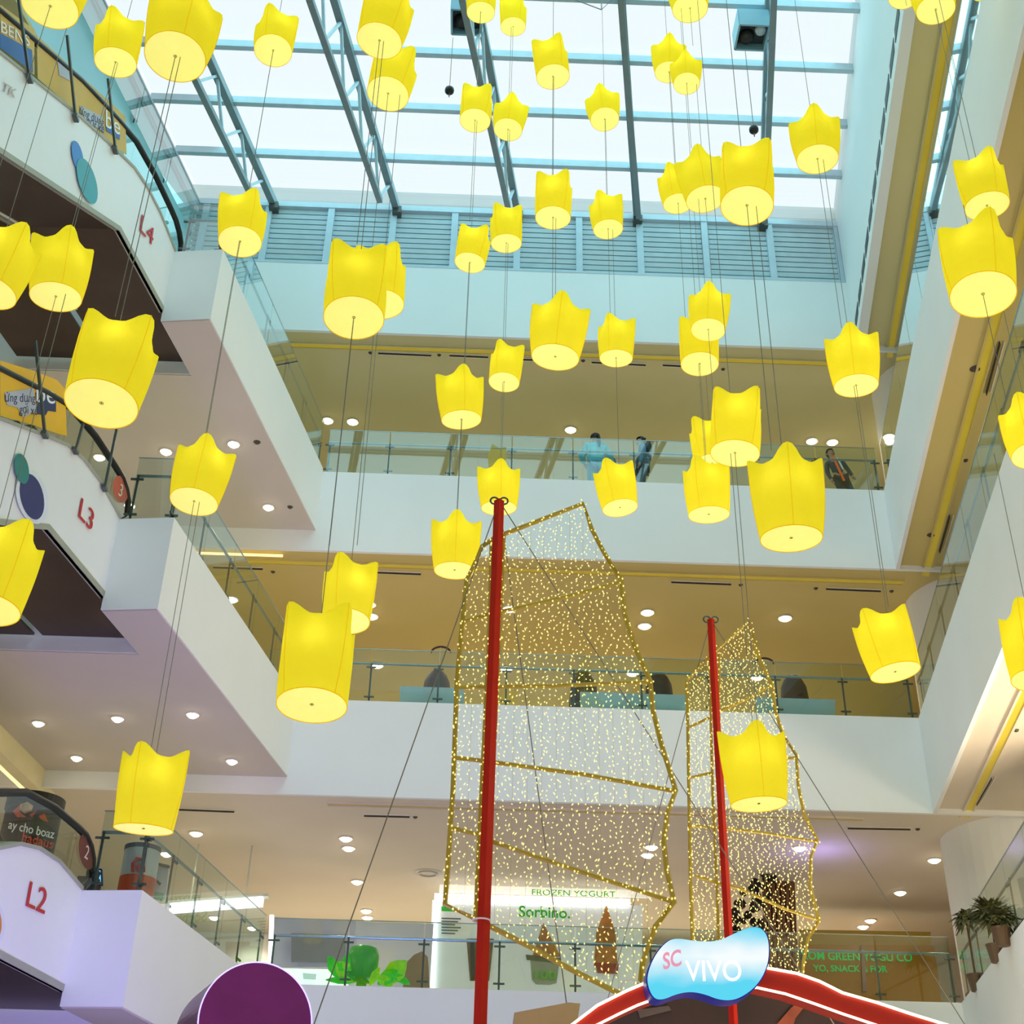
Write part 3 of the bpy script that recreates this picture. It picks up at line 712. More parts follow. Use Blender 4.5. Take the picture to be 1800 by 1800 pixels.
# dark small fittings and slot diffusers in the ceilings
def fitting(px, py, z, r, lab):
    p = atZ(px, py, z); o = MB().lathe([(0, -.03), (r * .6, -.03), (r, 0)], p, 14).build('ceiling_speaker', SPK); tag(o, lab, 'speaker', 'small dark ceiling fittings')
for px, py, z, r, lab in ((452, 777, L4c, .07, 'small dark ceiling fitting right of the level 3 landing lantern'), (510, 891, L4c, .06, 'small dark ceiling fitting at the far right corner of the left ceiling'), (1715, 648, C4, .10, 'dark round fitting in the right soffit, beside the long slot'), (1637, 940, C4, .09, 'dark round fitting in the right soffit, lower one'), (1697, 809, C4, .05, 'tiny dark fitting in the right soffit between two round ones'), (772, 624, C5, .05, 'small dark dot at the right end of a ceiling slot, topmost ceiling'), (1271, 649, C5, .05, 'small dark dot in the topmost ceiling behind the cluster wire'), (1025, 634, C5, .05, 'small dark dot between two ceiling slots, centre'), (1302, 1028, C4, .05, 'small dark dot in the middle ceiling above the smaller sail'), (1434, 1034, C4, .05, 'small dark dot left of the right slot, middle ceiling'), (1567, 1039, C4, .05, 'small dark dot right of the right slot, middle ceiling'), (480, 1005, C4, .05, 'small dark dot in the middle ceiling beside the left balustrade'), (1613, 1457, C3, .05, 'small dark dot at the end of the slot, lower ceiling'), (1786, 1283, C3, .05, 'small dark dot at the far right of the right soffit'), (651, 620, C5, .05, 'small dark dot left of the first ceiling slot'), (730, 1436, C3, .05, 'small dark dot in the lower ceiling left of the tall sail')):
    fitting(px, py, z, r, lab)
def slot(p0, p1, z, lab, w=.07):
    a = atZ(*p0, z); b = atZ(*p1, z); d = b - a
    t = thing('slot_diffuser', (a + b) / 2, lab, 'vent', 'long dark ceiling slots')
    MB().bar(a - Vector((0, 0, .008)), b - Vector((0, 0, .008)), .012, w).build('slot', SPK, t)
    X = d.normalized()
    n = X.cross(Vector((0, 0, 1))) * (w / 2 + .012)
    MB().bar(a + n - Vector((0, 0, .01)), b + n - Vector((0, 0, .01)), .018, .018).bar(a - n - Vector((0, 0, .01)), b - n - Vector((0, 0, .01)), .018, .018).build('frame', TRIM, t)
for a, b, z, lab in (((665, 620), (758, 624), C5, 'long dark slot in the topmost back ceiling, leftmost'), ((790, 624), (858, 627), C5, 'long dark slot in the topmost back ceiling, second'), ((916, 631), (1010, 634), C5, 'long dark slot in the topmost back ceiling, behind the centre lantern'), ((1040, 636), (1135, 641), C5, 'long dark slot in the topmost back ceiling, right of centre'), ((1165, 641), (1260, 646), C5, 'long dark slot in the topmost back ceiling, rightmost'), ((375, 996), (462, 999), C4, 'long dark slot in the middle ceiling, behind the left balustrade'), ((662, 1005), (740, 1008), C4, 'long dark slot in the middle ceiling, right of the upper lantern of the pair'), ((1180, 1022), (1285, 1026), C4, 'long dark slot in the middle ceiling, left of the wire'), ((1452, 1034), (1548, 1038), C4, 'long dark slot in the middle ceiling, right end'), ((640, 1432), (720, 1434), C3, 'long dark slot in the lower ceiling left of the tall sail'), ((1490, 1454), (1600, 1456), C3, 'long dark slot in the lower ceiling at right'), ((310, 1421), (412, 1425), C3, 'long dark slot in the lower ceiling at left')):
    slot(a, b, z, lab)
for a, b, z, lab in (((1757, 600), (1733, 690), C4, 'long dark slot in the right soffit, upper one'), ((1669, 905), (1651, 968), C4, 'long dark slot in the right soffit, lower one'), ((1742, 1364), (1716, 1410), C3, 'long dark slot in the lowest right soffit')):
    slot(a, b, z, lab, .13)
p = atZ(752, 1534, C3)
tag(MB().lathe([(.0, -.02), (.3, -.02), (.34, 0)], p, 24).tube([p + Vector((.2*math.cos(2*PI*i/24), .2*math.sin(2*PI*i/24), -.03)) for i in range(24)], .02, 6, True).build('ceiling_vent', mat('pale_round_vent', '#c9c2b0', .5)), 'round ceiling air vent left of the tall sail, above the shop', 'vent')
# ------------------------------------------------------------------ light sails with masts
GOLD = mat('gold_painted_tube', '#b6982a', .5, metal=0, emit='#8f7410', es=.02, var=.1, scale=12)
REDM = mat('red_mast_paint', '#c2200a', .6, var=.05, spec=.2)
BULB = no_light_sampling(mat('warm_led', '#fff3a0', .4, emit='#fff08a', es=1.15))
NETW = mat('thin_curtain_wire', '#b3a55a', .6)
def inpoly(x, z, P):
    c = False; j = len(P) - 1
    for i in range(len(P)):
        if (P[i][1] > z) != (P[j][1] > z) and x < (P[j][0] - P[i][0]) * (z - P[i][1]) / (P[j][1] - P[i][1]) + P[i][0]: c = not c
        j = i
    return c
def sail(Yp, outline, tubes, thick, label, nb, mastpts, mr, seed):
    W = lambda p: atY(p[0], p[1], Yp)
    out = [W(p) for p in outline]
    t = thing('light_sail', W(mastpts[1]), label, 'sail', 'two light sails')
    MB().tube(out, thick, 7, True).build('outer_frame', GOLD, t)
    for tb in tubes: MB().tube([W(p) for p in tb], thick * .85, 7).build('batten', GOLD, t)
    P = [(o.x, o.z) for o in out]; rg = random.Random(seed)
    x0, x1 = min(p[0] for p in P), max(p[0] for p in P); z0, z1 = min(p[1] for p in P), max(p[1] for p in P)
    mb = MB(); wb = MB(); n = 0
    nx = int((x1 - x0) / .075)
    per = nb / ((x1 - x0) * (z1 - z0))
    dz = 1 / (per * .075)
    for i in range(nx):
        z = z0 + rg.random() * dz
        while z < z1:
            x = x0 + (i + .5) * .075 + rg.uniform(-.035, .035); zz = z + rg.uniform(-.3, .3) * dz
            if inpoly(x, zz, P):
                a = rg.uniform(-.9, .9); ln = rg.uniform(.007, .021); d = Vector((math.sin(a), rg.uniform(-.4, .4), math.cos(a))).normalized()
                c = Vector((x, Yp + .02 + rg.uniform(-.012, .012), zz)); X = d.cross(Vector((0, 1, 0))).normalized() * .0074; Y = d.cross(X).normalized() * .0074
                b = len(mb.v); mb.v += [tuple(c + d * ln), tuple(c + X), tuple(c + Y), tuple(c - X), tuple(c - Y), tuple(c - d * ln)]
                for q in range(4): mb.f += [(b, b + 1 + q, b + 1 + (q + 1) % 4), (b + 5, b + 1 + (q + 1) % 4, b + 1 + q)]
            z += dz * rg.uniform(.8, 1.2)
    for i in range(0, nx, 2):
        x = x0 + (i + .5) * .075; zs = [z0 + k * .04 for k in range(int((z1 - z0) / .04))]
        ins = [z for z in zs if inpoly(x, z, P)]
        if len(ins) > 3: wb.bar((x, Yp + .02, ins[0]), (x, Yp + .02, ins[-1]), .0022)
    # bulbs wound along the tubes
    lines = [outline + [outline[0]]] + list(tubes)
    for tb in lines:
        for k in range(len(tb) - 1):
            a, b_ = W(tb[k]), W(tb[k+1]); m = int((b_ - a).length / .05)
            for j in range(m):
                c = a + (b_ - a) * (j / max(1, m)) + Vector((rg.uniform(-.03, .03), -.03, rg.uniform(-.03, .03))); r = rg.uniform(.006, .011); b = len(mb.v)
                mb.v += [tuple(c + Vector(v) * r) for v in ((0, 0, 1.5), (1, 0, 0), (0, 1, 0), (-1, 0, 0), (0, -1, 0), (0, 0, -1.5))]
                for q in range(4): mb.f += [(b, b + 1 + q, b + 1 + (q + 1) % 4), (b + 5, b + 1 + (q + 1) % 4, b + 1 + q)]
    o = mb.build('led_curtain', BULB, t, fix=False); o['kind'] = 'stuff'
    o = wb.build('curtain_wire', NETW, t); o['kind'] = 'stuff'
    a, b = W(mastpts[0]), W(mastpts[1]); d = (b - a).normalized()
    a = a - Vector((0, .12, 0)); b = b - Vector((0, .12, 0))
    b = Vector((b.x, b.y, .0)) + Vector(((b - a).x / max(.1, (a - b).z) * 0, 0, 0))
    m = thing('mast', (b.x, b.y, 0), {0: 'tall red mast holding the larger light sail', 1: 'thinner red mast holding the smaller light sail'}[seed % 2], 'mast')
    MB().tube([a, b], [mr * .95, mr * 1.05], 4).build('pole', REDM, m)
    for sx in (-1, 1):
        MB().tube([a + Vector((sx * .055 + .045 * math.cos(q), -.0, .0 + .045 * math.sin(q))) for q in [2 * PI * i / 14 for i in range(14)]], .012, 5, True).build('ring', DSTEEL, m)
    return W, a
O1 = [(848, 960), (870, 945), (950, 914), (1025, 885), (1040, 930), (1062, 972), (1092, 1020), (1098, 1080), (1115, 1135), (1143, 1197), (1148, 1250), (1163, 1310), (1188, 1390), (1173, 1430), (1167, 1480), (1172, 1530), (1185, 1586), (1152, 1628), (1130, 1690), (1122, 1745), (1100, 1752), (1000, 1702), (930, 1663), (838, 1616), (782, 1590), (790, 1480), (796, 1390), (803, 1200), (812, 1100), (820, 1020)]
T1 = [[(864, 950), (860, 1100), (856, 1200), (846, 1400), (836, 1614)], [(886, 940), (878, 1100), (874, 1200), (868, 1330), (862, 1460), (855, 1622)],
      [(816, 1092), (862, 1078), (905, 1070), (1000, 1048), (1092, 1022)], [(803, 1208), (960, 1206), (1143, 1199)], [(799, 1332), (846, 1337), (868, 1340), (1030, 1362), (1188, 1391)], [(794, 1455), (838, 1467), (866, 1480), (1020, 1532), (1185, 1586)]]
W1, top1 = sail(13.0, O1, T1, .027, 'taller gold framed sail of warm fairy lights, left one', 3300, ((877, 890), (840, 1800)), .062, 2)
O2 = [(1207, 1196), (1262, 1140), (1317, 1092), (1328, 1140), (1345, 1180), (1358, 1205), (1362, 1245), (1375, 1290), (1400, 1328), (1403, 1380), (1413, 1430), (1437, 1478), (1426, 1505), (1424, 1560), (1440, 1618), (1420, 1650), (1412, 1690), (1410, 1740), (1320, 1735), (1240, 1700), (1218, 1680), (1214, 1560), (1211, 1400), (1209, 1280)]
T2 = [[(1248, 1160), (1250, 1280), (1253, 1400), (1260, 1560), (1264, 1690)], [(1264, 1150), (1264, 1280), (1270, 1400), (1274, 1560), (1282, 1690)],
      [(1213, 1278), (1250, 1260)], [(1266, 1250), (1310, 1230), (1360, 1202)], [(1214, 1367), (1254, 1358)], [(1268, 1350), (1330, 1338), (1400, 1332)], [(1215, 1452), (1270, 1456), (1340, 1464), (1437, 1480)], [(1222, 1540), (1262, 1552), (1300, 1562), (1380, 1598), (1440, 1618)]]
W2, top2 = sail(16.0, O2, T2, .022, 'smaller gold framed sail of dense warm fairy lights, right one', 3600, ((1247, 1096), (1280, 1800)), .052, 3)
def guy(a, b, lab):
    tag(MB().tube([a, b], .006, 6).build('guy_wire', CABLE), lab, 'wire', 'stay wires of the masts')
def cont(a, px, py, y, z=0):
    b = atY(px, py, y); d = b - a
    return a + d * ((a.z - z) / (a.z - b.z)) if d.z < -.1 else b
guy(top1, cont(top1, 552, 1800, 12.6), 'long stay wire from the tall mast down to the lower left')
guy(top1, cont(top1, 1210, 1400, 14.2, 2), 'stay wire from the tall mast crossing its sail to the right')
guy(top1, cont(top1, 1000, 1795, 14.5, 2), 'steep stay wire behind the larger sail')
guy(top2, cont(top2, 1692, 1795, 14.6, 1.5), 'long stay wire from the thinner mast down to the lower right')
guy(top2, cont(top2, 1165, 1400, 16.8, 2), 'stay wire from the thinner mast down to the left')
o = MB().tube([atY(1110, 1738, 12.8) + Vector((.1 * math.cos(a), 0, .085 * math.sin(a))) for a in [2*PI*i/24 for i in range(24)]], .008, 6, True).build('tie_ring', mat('pale_cord', '#e8dcd6', .5))
tag(o, 'pale loop of cord at the bottom tip of the larger sail', 'ring')
o = MB().tube([atY(846, 1616, 12.85) + Vector((.085 * math.cos(a), .085 * math.sin(a), -.01)) for a in [2*PI*i/24 for i in range(24)]], .008, 6, True).build('tie_ring', MATS['pale_cord'])
tag(o, 'pale cord wound round the tall mast at the foot of its sail', 'ring')

# ------------------------------------------------------------------ red entrance arch with neon edges and blue sign
NEON = mat('warm_white_neon', '#fff8dc', .4, emit='#fff5cf', es=2.2)
ARCH = mat('red_arch_panel', '#b5230e', .45, emit='#d02008', es=.04, var=.06)
YA = 10.6
up = [(700, 2300), (830, 2040), (915, 1900), (1000, 1806), (1050, 1768), (1100, 1743), (1140, 1726), (1240, 1700), (1345, 1702), (1400, 1712), (1440, 1726), (1480, 1746), (1540, 1763), (1600, 1783), (1665, 1803), (1760, 1840), (1860, 1900), (1940, 2040), (1990, 2300)]
lo = [(760, 2300), (880, 2050), (960, 1905), (1042, 1806), (1090, 1782), (1120, 1768), (1150, 1757), (1240, 1735), (1330, 1737), (1380, 1748), (1430, 1765), (1480, 1783), (1540, 1803), (1590, 1822), (1640, 1845), (1720, 1880), (1800, 1930), (1870, 2060), (1920, 2300)]
t = thing('entrance_arch', (atY(1240, 2300, YA).x, YA, 0), 'red entrance arch with glowing white outline at the bottom', 'arch')
U = [atY(*p, YA) for p in up]; Lw = [atY(*p, YA) for p in lo]
MB().band(U, Lw, (0, .22, 0)).build('panel', ARCH, t)
for e_ in (0, -1): MB().box(((U[e_].x + Lw[e_].x) / 2, YA + .11, U[e_].z / 2), (abs(U[e_].x - Lw[e_].x), .22, U[e_].z)).build('leg', ARCH, t)
MB().tube([p + Vector((0, -.02, 0)) for p in U], .011, 6).build('neon_tube', NEON, t)
MB().tube([p + Vector((0, -.02, 0)) for p in Lw], .010, 6).build('neon_tube', NEON, t)
m = bpy.data.materials.new('lit_cyan_sign'); m.use_nodes = True; nt = m.node_tree; nt.nodes.clear(); N = nt.nodes.new
oo = N('ShaderNodeOutputMaterial'); e = N('ShaderNodeEmission'); tc = N('ShaderNodeTexCoord'); sp = N('ShaderNodeSeparateXYZ'); rp = N('ShaderNodeValToRGB')
nt.links.new(tc.outputs['Generated'], sp.inputs[0])
ns = N('ShaderNodeTexNoise'); ns.inputs['Scale'].default_value = 2.2; nt.links.new(tc.outputs['Generated'], ns.inputs['Vector'])
md = N('ShaderNodeMath'); md.operation = 'SUBTRACT'; md.inputs[1].default_value = .58; nt.links.new(sp.outputs['Z'], md.inputs[0])
ab = N('ShaderNodeMath'); ab.operation = 'ABSOLUTE'; nt.links.new(md.outputs[0], ab.inputs[0])
ad_ = N('ShaderNodeMath'); ad_.operation = 'MULTIPLY_ADD'; ad_.inputs[1].default_value = .45; nt.links.new(ns.outputs['Fac'], ad_.inputs[0]); nt.links.new(ab.outputs[0], ad_.inputs[2])
rp.color_ramp.elements[0].position = .22; rp.color_ramp.elements[0].color = (.93, .99, 1, 1)
rp.color_ramp.elements[1].position = .62; rp.color_ramp.elements[1].color = lin('#5fd8f4')
nt.links.new(ad_.outputs[0], rp.inputs['Fac']); nt.links.new(rp.outputs['Color'], e.inputs['Color']); e.inputs['Strength'].default_value = 1.0
nt.links.new(e.outputs[0], oo.inputs['Surface'])
bl = [(1137, 1728), (1140, 1705), (1152, 1678), (1172, 1655), (1190, 1650), (1225, 1656), (1262, 1656), (1290, 1642), (1318, 1630), (1338, 1632), (1350, 1650), (1351, 1685), (1343, 1712), (1328, 1735), (1305, 1752), (1285, 1759), (1262, 1757), (1240, 1748), (1215, 1743), (1190, 1747), (1165, 1758), (1148, 1755)]
def smoothc(P, it=2):
    for _ in range(it):
        Q = []
        for i in range(len(P)):
            a, b = P[i], P[(i + 1) % len(P)]
            Q += [tuple(a[k] * .75 + b[k] * .25 for k in (0, 1)), tuple(a[k] * .25 + b[k] * .75 for k in (0, 1))]
        P = Q
    return P
bl = smoothc(bl)
BP = [atY(*p, YA - .22) for p in bl]
cen = sum(BP, Vector()) / len(BP)
t = thing('lit_sign', cen, 'glowing pale blue wavy sign on top of the red arch', 'sign')
MB().prism(BP, (0, -.02, 0)).build('face_panel', m, t)
MB().prism([cen + (p - cen) * 1.025 for p in BP], (0, .2, 0)).build('side_box', mat('navy_sign_box', '#1d1f86', .4, emit='#1a1f9a', es=.2), t)
MB().prism([p + Vector((0, .001, 0)) for p in BP], (.0, .001, 0))
PINK = mat('pink_sign_letters', '#e79bb4', .5, emit='#e08aa8', es=.55); WL = mat('white_sign_letters', '#ffffff', .5, emit='#ffffff', es=1.6)
def stext(s, bl_, br_, tl_, y, m_, par, nm='lettering', sh=0, bold=.0):
    a, b, c = atY(*bl_, y), atY(*br_, y), atY(*tl_, y)
    return text(s, nm, a, b - a, (0, 0, 1), (c - a).length, m_, par, wfit=(b - a).length, shear=sh, bold=bold)
stext('SC', (1166, 1704), (1198, 1696), (1166, 1676), YA - .25, PINK, t, bold=.02)
stext('VIVO', (1206, 1724), (1304, 1724), (1206, 1688), YA - .25, WL, t)
# dark hall backdrop seen through the arch
DB = mat('dark_brown_backdrop', '#33201c', .5, var=.25, scale=1.2)
x0, x1, zt_ = atY(985, 1740, 17.6).x, atY(1680, 1740, 17.6).x, atY(1300, 1745, 17.6).z
t = thing('stage_backdrop', ((x0 + x1) / 2, 17.8, 0), 'dark brown backdrop board seen through the red arch', 'backdrop')
bp_ = [atY(*q, 17.7) for q in ((1010, 1830), (1045, 1802), (1092, 1776), (1150, 1752), (1240, 1732), (1330, 1732), (1380, 1742), (1440, 1762), (1500, 1786), (1570, 1815), (1600, 1835))]
MB().prism(bp_ + [Vector((bp_[-1].x, 17.7, 0)), Vector((bp_[0].x, 17.7, 0))], (0, .12, 0)).build('board', DB, t)
OR = mat('rust_picture', '#8a4128', .5, var=.3, scale=3)
MB().prism([atY(*p, 17.68) for p in ((1366, 1800), (1390, 1772), (1412, 1756), (1420, 1762), (1398, 1790), (1395, 1800))], (0, -.01, 0)).build('picture', OR, t)
MB().prism([atY(*p, 17.68) for p in ((1120, 1775), (1175, 1768), (1180, 1776), (1125, 1790))], (0, -.01, 0)).build('picture', mat('dull_picture', '#54453d', .5), t)
t = thing('awning', atY(965, 1800, 14), 'beige fabric awning between the tall mast and the arch', 'awning')
q = [(904, 1780), (1000, 1762), (1020, 1764), (1012, 1815), (905, 1815)]
MB().prism([atY(*p, 14) for p in q], (0, .5, 0)).build('canopy', mat('beige_canvas', '#c2a06a', .7), t)
MB().bar(atY(908, 1800, 14.4), Vector((atY(908, 1800, 14.4).x, 14.4, 0)), .05).bar(atY(1008, 1800, 14.4), Vector((atY(1008, 1800, 14.4).x, 14.4, 0)), .05).build('post', CABLE, t)

# ------------------------------------------------------------------ purple drum sign
t = thing('drum_sign', (-1.8, 11.3, 3.4), 'purple round drum sign with a glowing violet outline at the bottom', 'sign')
PUR = mat('purple_sign_face', '#7c2470', .35, emit='#5c1a6c', es=.04, var=.12, scale=3); MAR = mat('maroon_drum_side', '#6a1c33', .3, var=.1)
c0 = atY(449, 1797, 11.0); R_ = .455
ax = Vector((-.42, 1, 0)).normalized(); X = ax.cross(Vector((0, 0, 1))).normalized()
ring = [c0 + X * (R_ * math.cos(a)) + Vector((0, 0, 1)) * (R_ * 1.0 * math.sin(a)) for a in [2 * PI * i / 64 for i in range(64)]]
MB().prism(ring, ax * .85).build('drum_side', MAR, t)
MB().prism([c0 + (p - c0) * .985 - ax * .002 for p in ring], -ax * .01).build('face_panel', PUR, t)
MB().tube([p - ax * .012 for p in ring], .006, 6, True).build('neon_tube', mat('violet_neon', '#d9d2ff', .4, emit='#b09cff', es=1.4), t)
MB().tube([(c0.x, c0.y + .25, c0.z - R_), (c0.x, c0.y + .25, 0)], .06, 8).build('pole', MAR, t)

# ------------------------------------------------------------------ dessert shop front at level 2 (behind the back balustrade)
YS = 30.0
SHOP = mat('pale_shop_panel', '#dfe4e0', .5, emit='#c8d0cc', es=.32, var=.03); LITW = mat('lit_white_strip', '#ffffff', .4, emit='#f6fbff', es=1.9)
GRN = mat('green_letters', '#2f9a2c', .5, emit='#2a9a24', es=.45)
def quad(name, pts, m_, par, y=YS, th=.06):
    return MB().prism([atY(*p, y) for p in pts], (0, th, 0)).build(name, m_, par)
t = thing('dessert_shop', (atY(935, 1730, YS).x, YS, 6.5), 'white lit dessert shop front with green lettering behind the lowest back balustrade', 'shop front')
quad('front_panel', [(760, 1582), (1130, 1592), (1127, 1785), (750, 1780)], SHOP, t)
quad('lit_frame', [(764, 1570), (1108, 1580), (1108, 1592), (764, 1583)], LITW, t, YS - .1)
quad('lit_frame', [(764, 1572), (771, 1572), (764, 1740), (756, 1740)], LITW, t, YS - .1)
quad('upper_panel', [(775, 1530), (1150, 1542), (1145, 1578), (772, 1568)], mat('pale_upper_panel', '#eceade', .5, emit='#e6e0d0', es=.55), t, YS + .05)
stext('Sorbino.', (912, 1611), (1002, 1614), (912, 1592), YS - .08, GRN, t, bold=.014)
stext('FROZEN YOGURT', (935, 1573), (1082, 1577), (935, 1563), YS - .04, GRN, t)
DK = mat('dark_text_film', '#6d7a74', .6); OLV = mat('olive_cup', '#7c7a45', .5, var=.2, scale=6); ORG = mat('sherbet_orange', '#c98a44', .6, var=.2, scale=6); RDS = mat('berry_red', '#a8492e', .6, var=.2, scale=6)
for k in range(6): quad('menu_line', [(776, 1613 + k * 5.2), (810 - (k % 3) * 5, 1614 + k * 5.2), (810 - (k % 3) * 5, 1616 + k * 5.2), (776, 1615 + k * 5.2)], DK, t, YS - .03, .02)
quad('menu_header', [(776, 1593), (800, 1594), (800, 1602), (776, 1601)], GRN, t, YS - .03, .02)
quad('picture', [(820, 1650), (868, 1650), (860, 1724), (826, 1724)], mat('brown_cup_picture', '#8d713a', .5, var=.2, scale=5), t, YS - .03, .02)
quad('picture', [(826, 1650), (833, 1652), (836, 1722), (828, 1722)], mat('dark_cup_edge', '#4c4526', .5), t, YS - .06, .02)
quad('picture', [(932, 1685), (984, 1690), (978, 1728), (966, 1731), (942, 1730), (935, 1722)], mat('green_cup_picture', '#b4bca0', .5, var=.1), t, YS - .03, .02)
stext('100', (940, 1720), (978, 1721), (940, 1706), YS - .07, mat('lime_letters', '#5d9a14', .5, emit='#5a9a10', es=.4), t, bold=.02)
quad('picture', [(924, 1678), (986, 1684), (984, 1692), (926, 1687)], OLV, t, YS - .06, .02)
quad('picture', [(936, 1680), (955, 1622), (972, 1655), (986, 1682)], ORG, t, YS - .03, .02)
quad('picture', [(1044, 1700), (1048, 1640), (1066, 1590), (1082, 1640), (1086, 1702)], ORG, t, YS - .03, .02)
quad('picture', [(1046, 1692), (1088, 1694), (1085, 1712), (1050, 1710)], RDS, t, YS - .06, .02)
# shop at left with metal shutter, white counter
t = thing('kiosk', (atY(560, 1720, 28.5).x, 28.5, 6.5), 'grey kiosk with white lit counter left of the green sculpture', 'kiosk')
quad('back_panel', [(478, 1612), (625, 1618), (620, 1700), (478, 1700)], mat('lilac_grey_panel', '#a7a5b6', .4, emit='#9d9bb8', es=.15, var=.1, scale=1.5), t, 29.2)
quad('shutter', [(512, 1640), (608, 1644), (606, 1692), (512, 1690)], mat('grey_shutter', '#87858d', .35, metal=.5, var=.15, scale=2), t, 29.0)
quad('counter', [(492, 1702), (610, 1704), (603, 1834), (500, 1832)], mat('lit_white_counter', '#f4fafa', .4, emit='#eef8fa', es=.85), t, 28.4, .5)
quad('logo', [(532, 1710), (556, 1712), (555, 1722), (533, 1721)], mat('mint_logo', '#bfe4da', .5, emit='#bfe4da', es=.5), t, 28.35, .02)
quad('lit_post', [(474, 1608), (481, 1608), (477, 1712), (470, 1712)], LITW, t, 28.2, .1)
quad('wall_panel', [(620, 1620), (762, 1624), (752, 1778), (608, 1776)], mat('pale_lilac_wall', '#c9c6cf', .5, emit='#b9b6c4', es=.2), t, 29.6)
# green sculpture of leaves and a round pot
GS = mat('bright_green_plastic', '#3fbf2a', .3, emit='#2fae1c', es=.45, var=.3, scale=6); GS2 = mat('lime_green_plastic', '#8fce1e', .3, emit='#7fbf10', es=.4, var=.25, scale=6); GS3 = mat('deep_green_plastic', '#2f8f2a', .3, emit='#2a9a24', es=.32, var=.25, scale=5)  # emission brightens the plastic sculpture, which is no lamp
base = atY(640, 1735, 26.5)
t = thing('green_sculpture', base, 'bright green plastic plant sculpture with a round pot on the level 2 gallery', 'sculpture')
cc = atY(638, 1690, 26.5)
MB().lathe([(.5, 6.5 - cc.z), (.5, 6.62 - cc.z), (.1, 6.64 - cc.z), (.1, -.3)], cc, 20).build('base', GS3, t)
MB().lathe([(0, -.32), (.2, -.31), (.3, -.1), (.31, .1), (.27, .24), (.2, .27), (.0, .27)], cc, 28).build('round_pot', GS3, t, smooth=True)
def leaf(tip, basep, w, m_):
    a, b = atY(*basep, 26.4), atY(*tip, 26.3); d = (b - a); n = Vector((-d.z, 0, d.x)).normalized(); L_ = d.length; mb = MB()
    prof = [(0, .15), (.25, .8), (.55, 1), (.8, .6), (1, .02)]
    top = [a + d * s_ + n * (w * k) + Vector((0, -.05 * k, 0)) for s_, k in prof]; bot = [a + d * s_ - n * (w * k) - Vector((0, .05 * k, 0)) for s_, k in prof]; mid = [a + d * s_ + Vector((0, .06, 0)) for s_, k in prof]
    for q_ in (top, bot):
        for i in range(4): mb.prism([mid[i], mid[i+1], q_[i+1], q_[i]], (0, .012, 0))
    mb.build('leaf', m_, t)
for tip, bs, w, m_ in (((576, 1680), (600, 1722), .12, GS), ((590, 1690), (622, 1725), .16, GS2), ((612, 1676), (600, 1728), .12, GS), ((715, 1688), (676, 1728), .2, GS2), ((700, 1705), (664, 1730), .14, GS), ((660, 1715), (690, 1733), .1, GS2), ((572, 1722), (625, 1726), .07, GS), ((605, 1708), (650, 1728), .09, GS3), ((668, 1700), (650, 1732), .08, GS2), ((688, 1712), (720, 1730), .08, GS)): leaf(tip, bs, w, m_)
o = MB().bar(atY(714, 1730, 27.4), (atY(714, 1730, 27.4).x, 27.4, 6.5), .05).bar(atY(748, 1730, 27.4), (atY(748, 1730, 27.4).x, 27.4, 6.5), .05).prism([atY(*p, 27.2) for p in ((716, 1690), (728, 1678), (742, 1672), (752, 1682), (755, 1735), (708, 1735))], (0, .5, 0)).build('padded_chair', mat('tan_leather', '#b9926e', .5, var=.1))
tag(o, 'tan padded chair back beside the green sculpture', 'chair')

# yellow glass shop wall at right with green words
YR = 31.5
t = thing('yogurt_shop', (atY(1520, 1740, YR).x, YR, 6.5), 'ochre glass shop front with green words behind the lower right balustrade', 'shop front')
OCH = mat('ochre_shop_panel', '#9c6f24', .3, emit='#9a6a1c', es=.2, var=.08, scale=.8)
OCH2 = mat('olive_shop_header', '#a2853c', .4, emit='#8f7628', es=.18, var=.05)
quad('front_panel', [(1405, 1660), (1642, 1662), (1673, 1892), (1398, 1888)], OCH, t, YR)
quad('header', [(1405, 1634), (1636, 1638), (1636, 1662), (1405, 1660)], OCH2, t, YR + .02)
quad('mullion', [(1513, 1662), (1519, 1662), (1524, 1742), (1517, 1742)], mat('pinkish_frame', '#a48a80', .5), t, YR - .08, .06)
stext('FROM GREEN YOGU CO', (1402, 1686), (1604, 1690), (1402, 1672), YR - .06, mat('shop_green_letters', '#1f9a50', .5, emit='#0f9a48', es=.85), t, bold=.014)
stext('YO, SNACK & FOR', (1430, 1707), (1560, 1709), (1430, 1696), YR - .06, MATS['shop_green_letters'], t, bold=.014)
# brown and black rock-like display and wooden slat screen behind the smaller sail
t = thing('slat_screen', (atY(1370, 1640, 29).x, 29, 6.5), 'brown wooden slat screen behind the smaller sail', 'screen')
mb = MB()
for k in range(7):
    px = 1338 + k * 8.2
    mb.prism([atY(px, 1492, 29), atY(px + 6, 1492, 29), atY(px + 17, 1842, 29), atY(px + 11, 1842, 29)], (0, .06, 0))
mb.build('slat', mat('brown_wood_slat', '#7a4a14', .5, var=.25, scale=4), t)
quad('back_panel', [(1336, 1490), (1394, 1490), (1410, 1850), (1356, 1850)], mat('dark_wood_panel', '#5d3a12', .5, var=.2), t, 29.1)
mb = MB(); rg = random.Random(11)
for k in range(46):
    u = rg.random(); px = 1290 + 70 * u + rg.uniform(-16, 16); py = 1632 - 118 * u + rg.uniform(-18, 22)
    c = atY(px, py, 28.6 + rg.uniform(-.15, .15)); r = rg.uniform(.06, .13)
    mb.lathe([(0, -r), (r * .8, -r * .5), (r, 0), (r * .6, r * .7), (0, r)], c, 7)
mb.tube([(c.x, 28.7, 6.5), (c.x, 28.7, 9.2)], .06, 8)
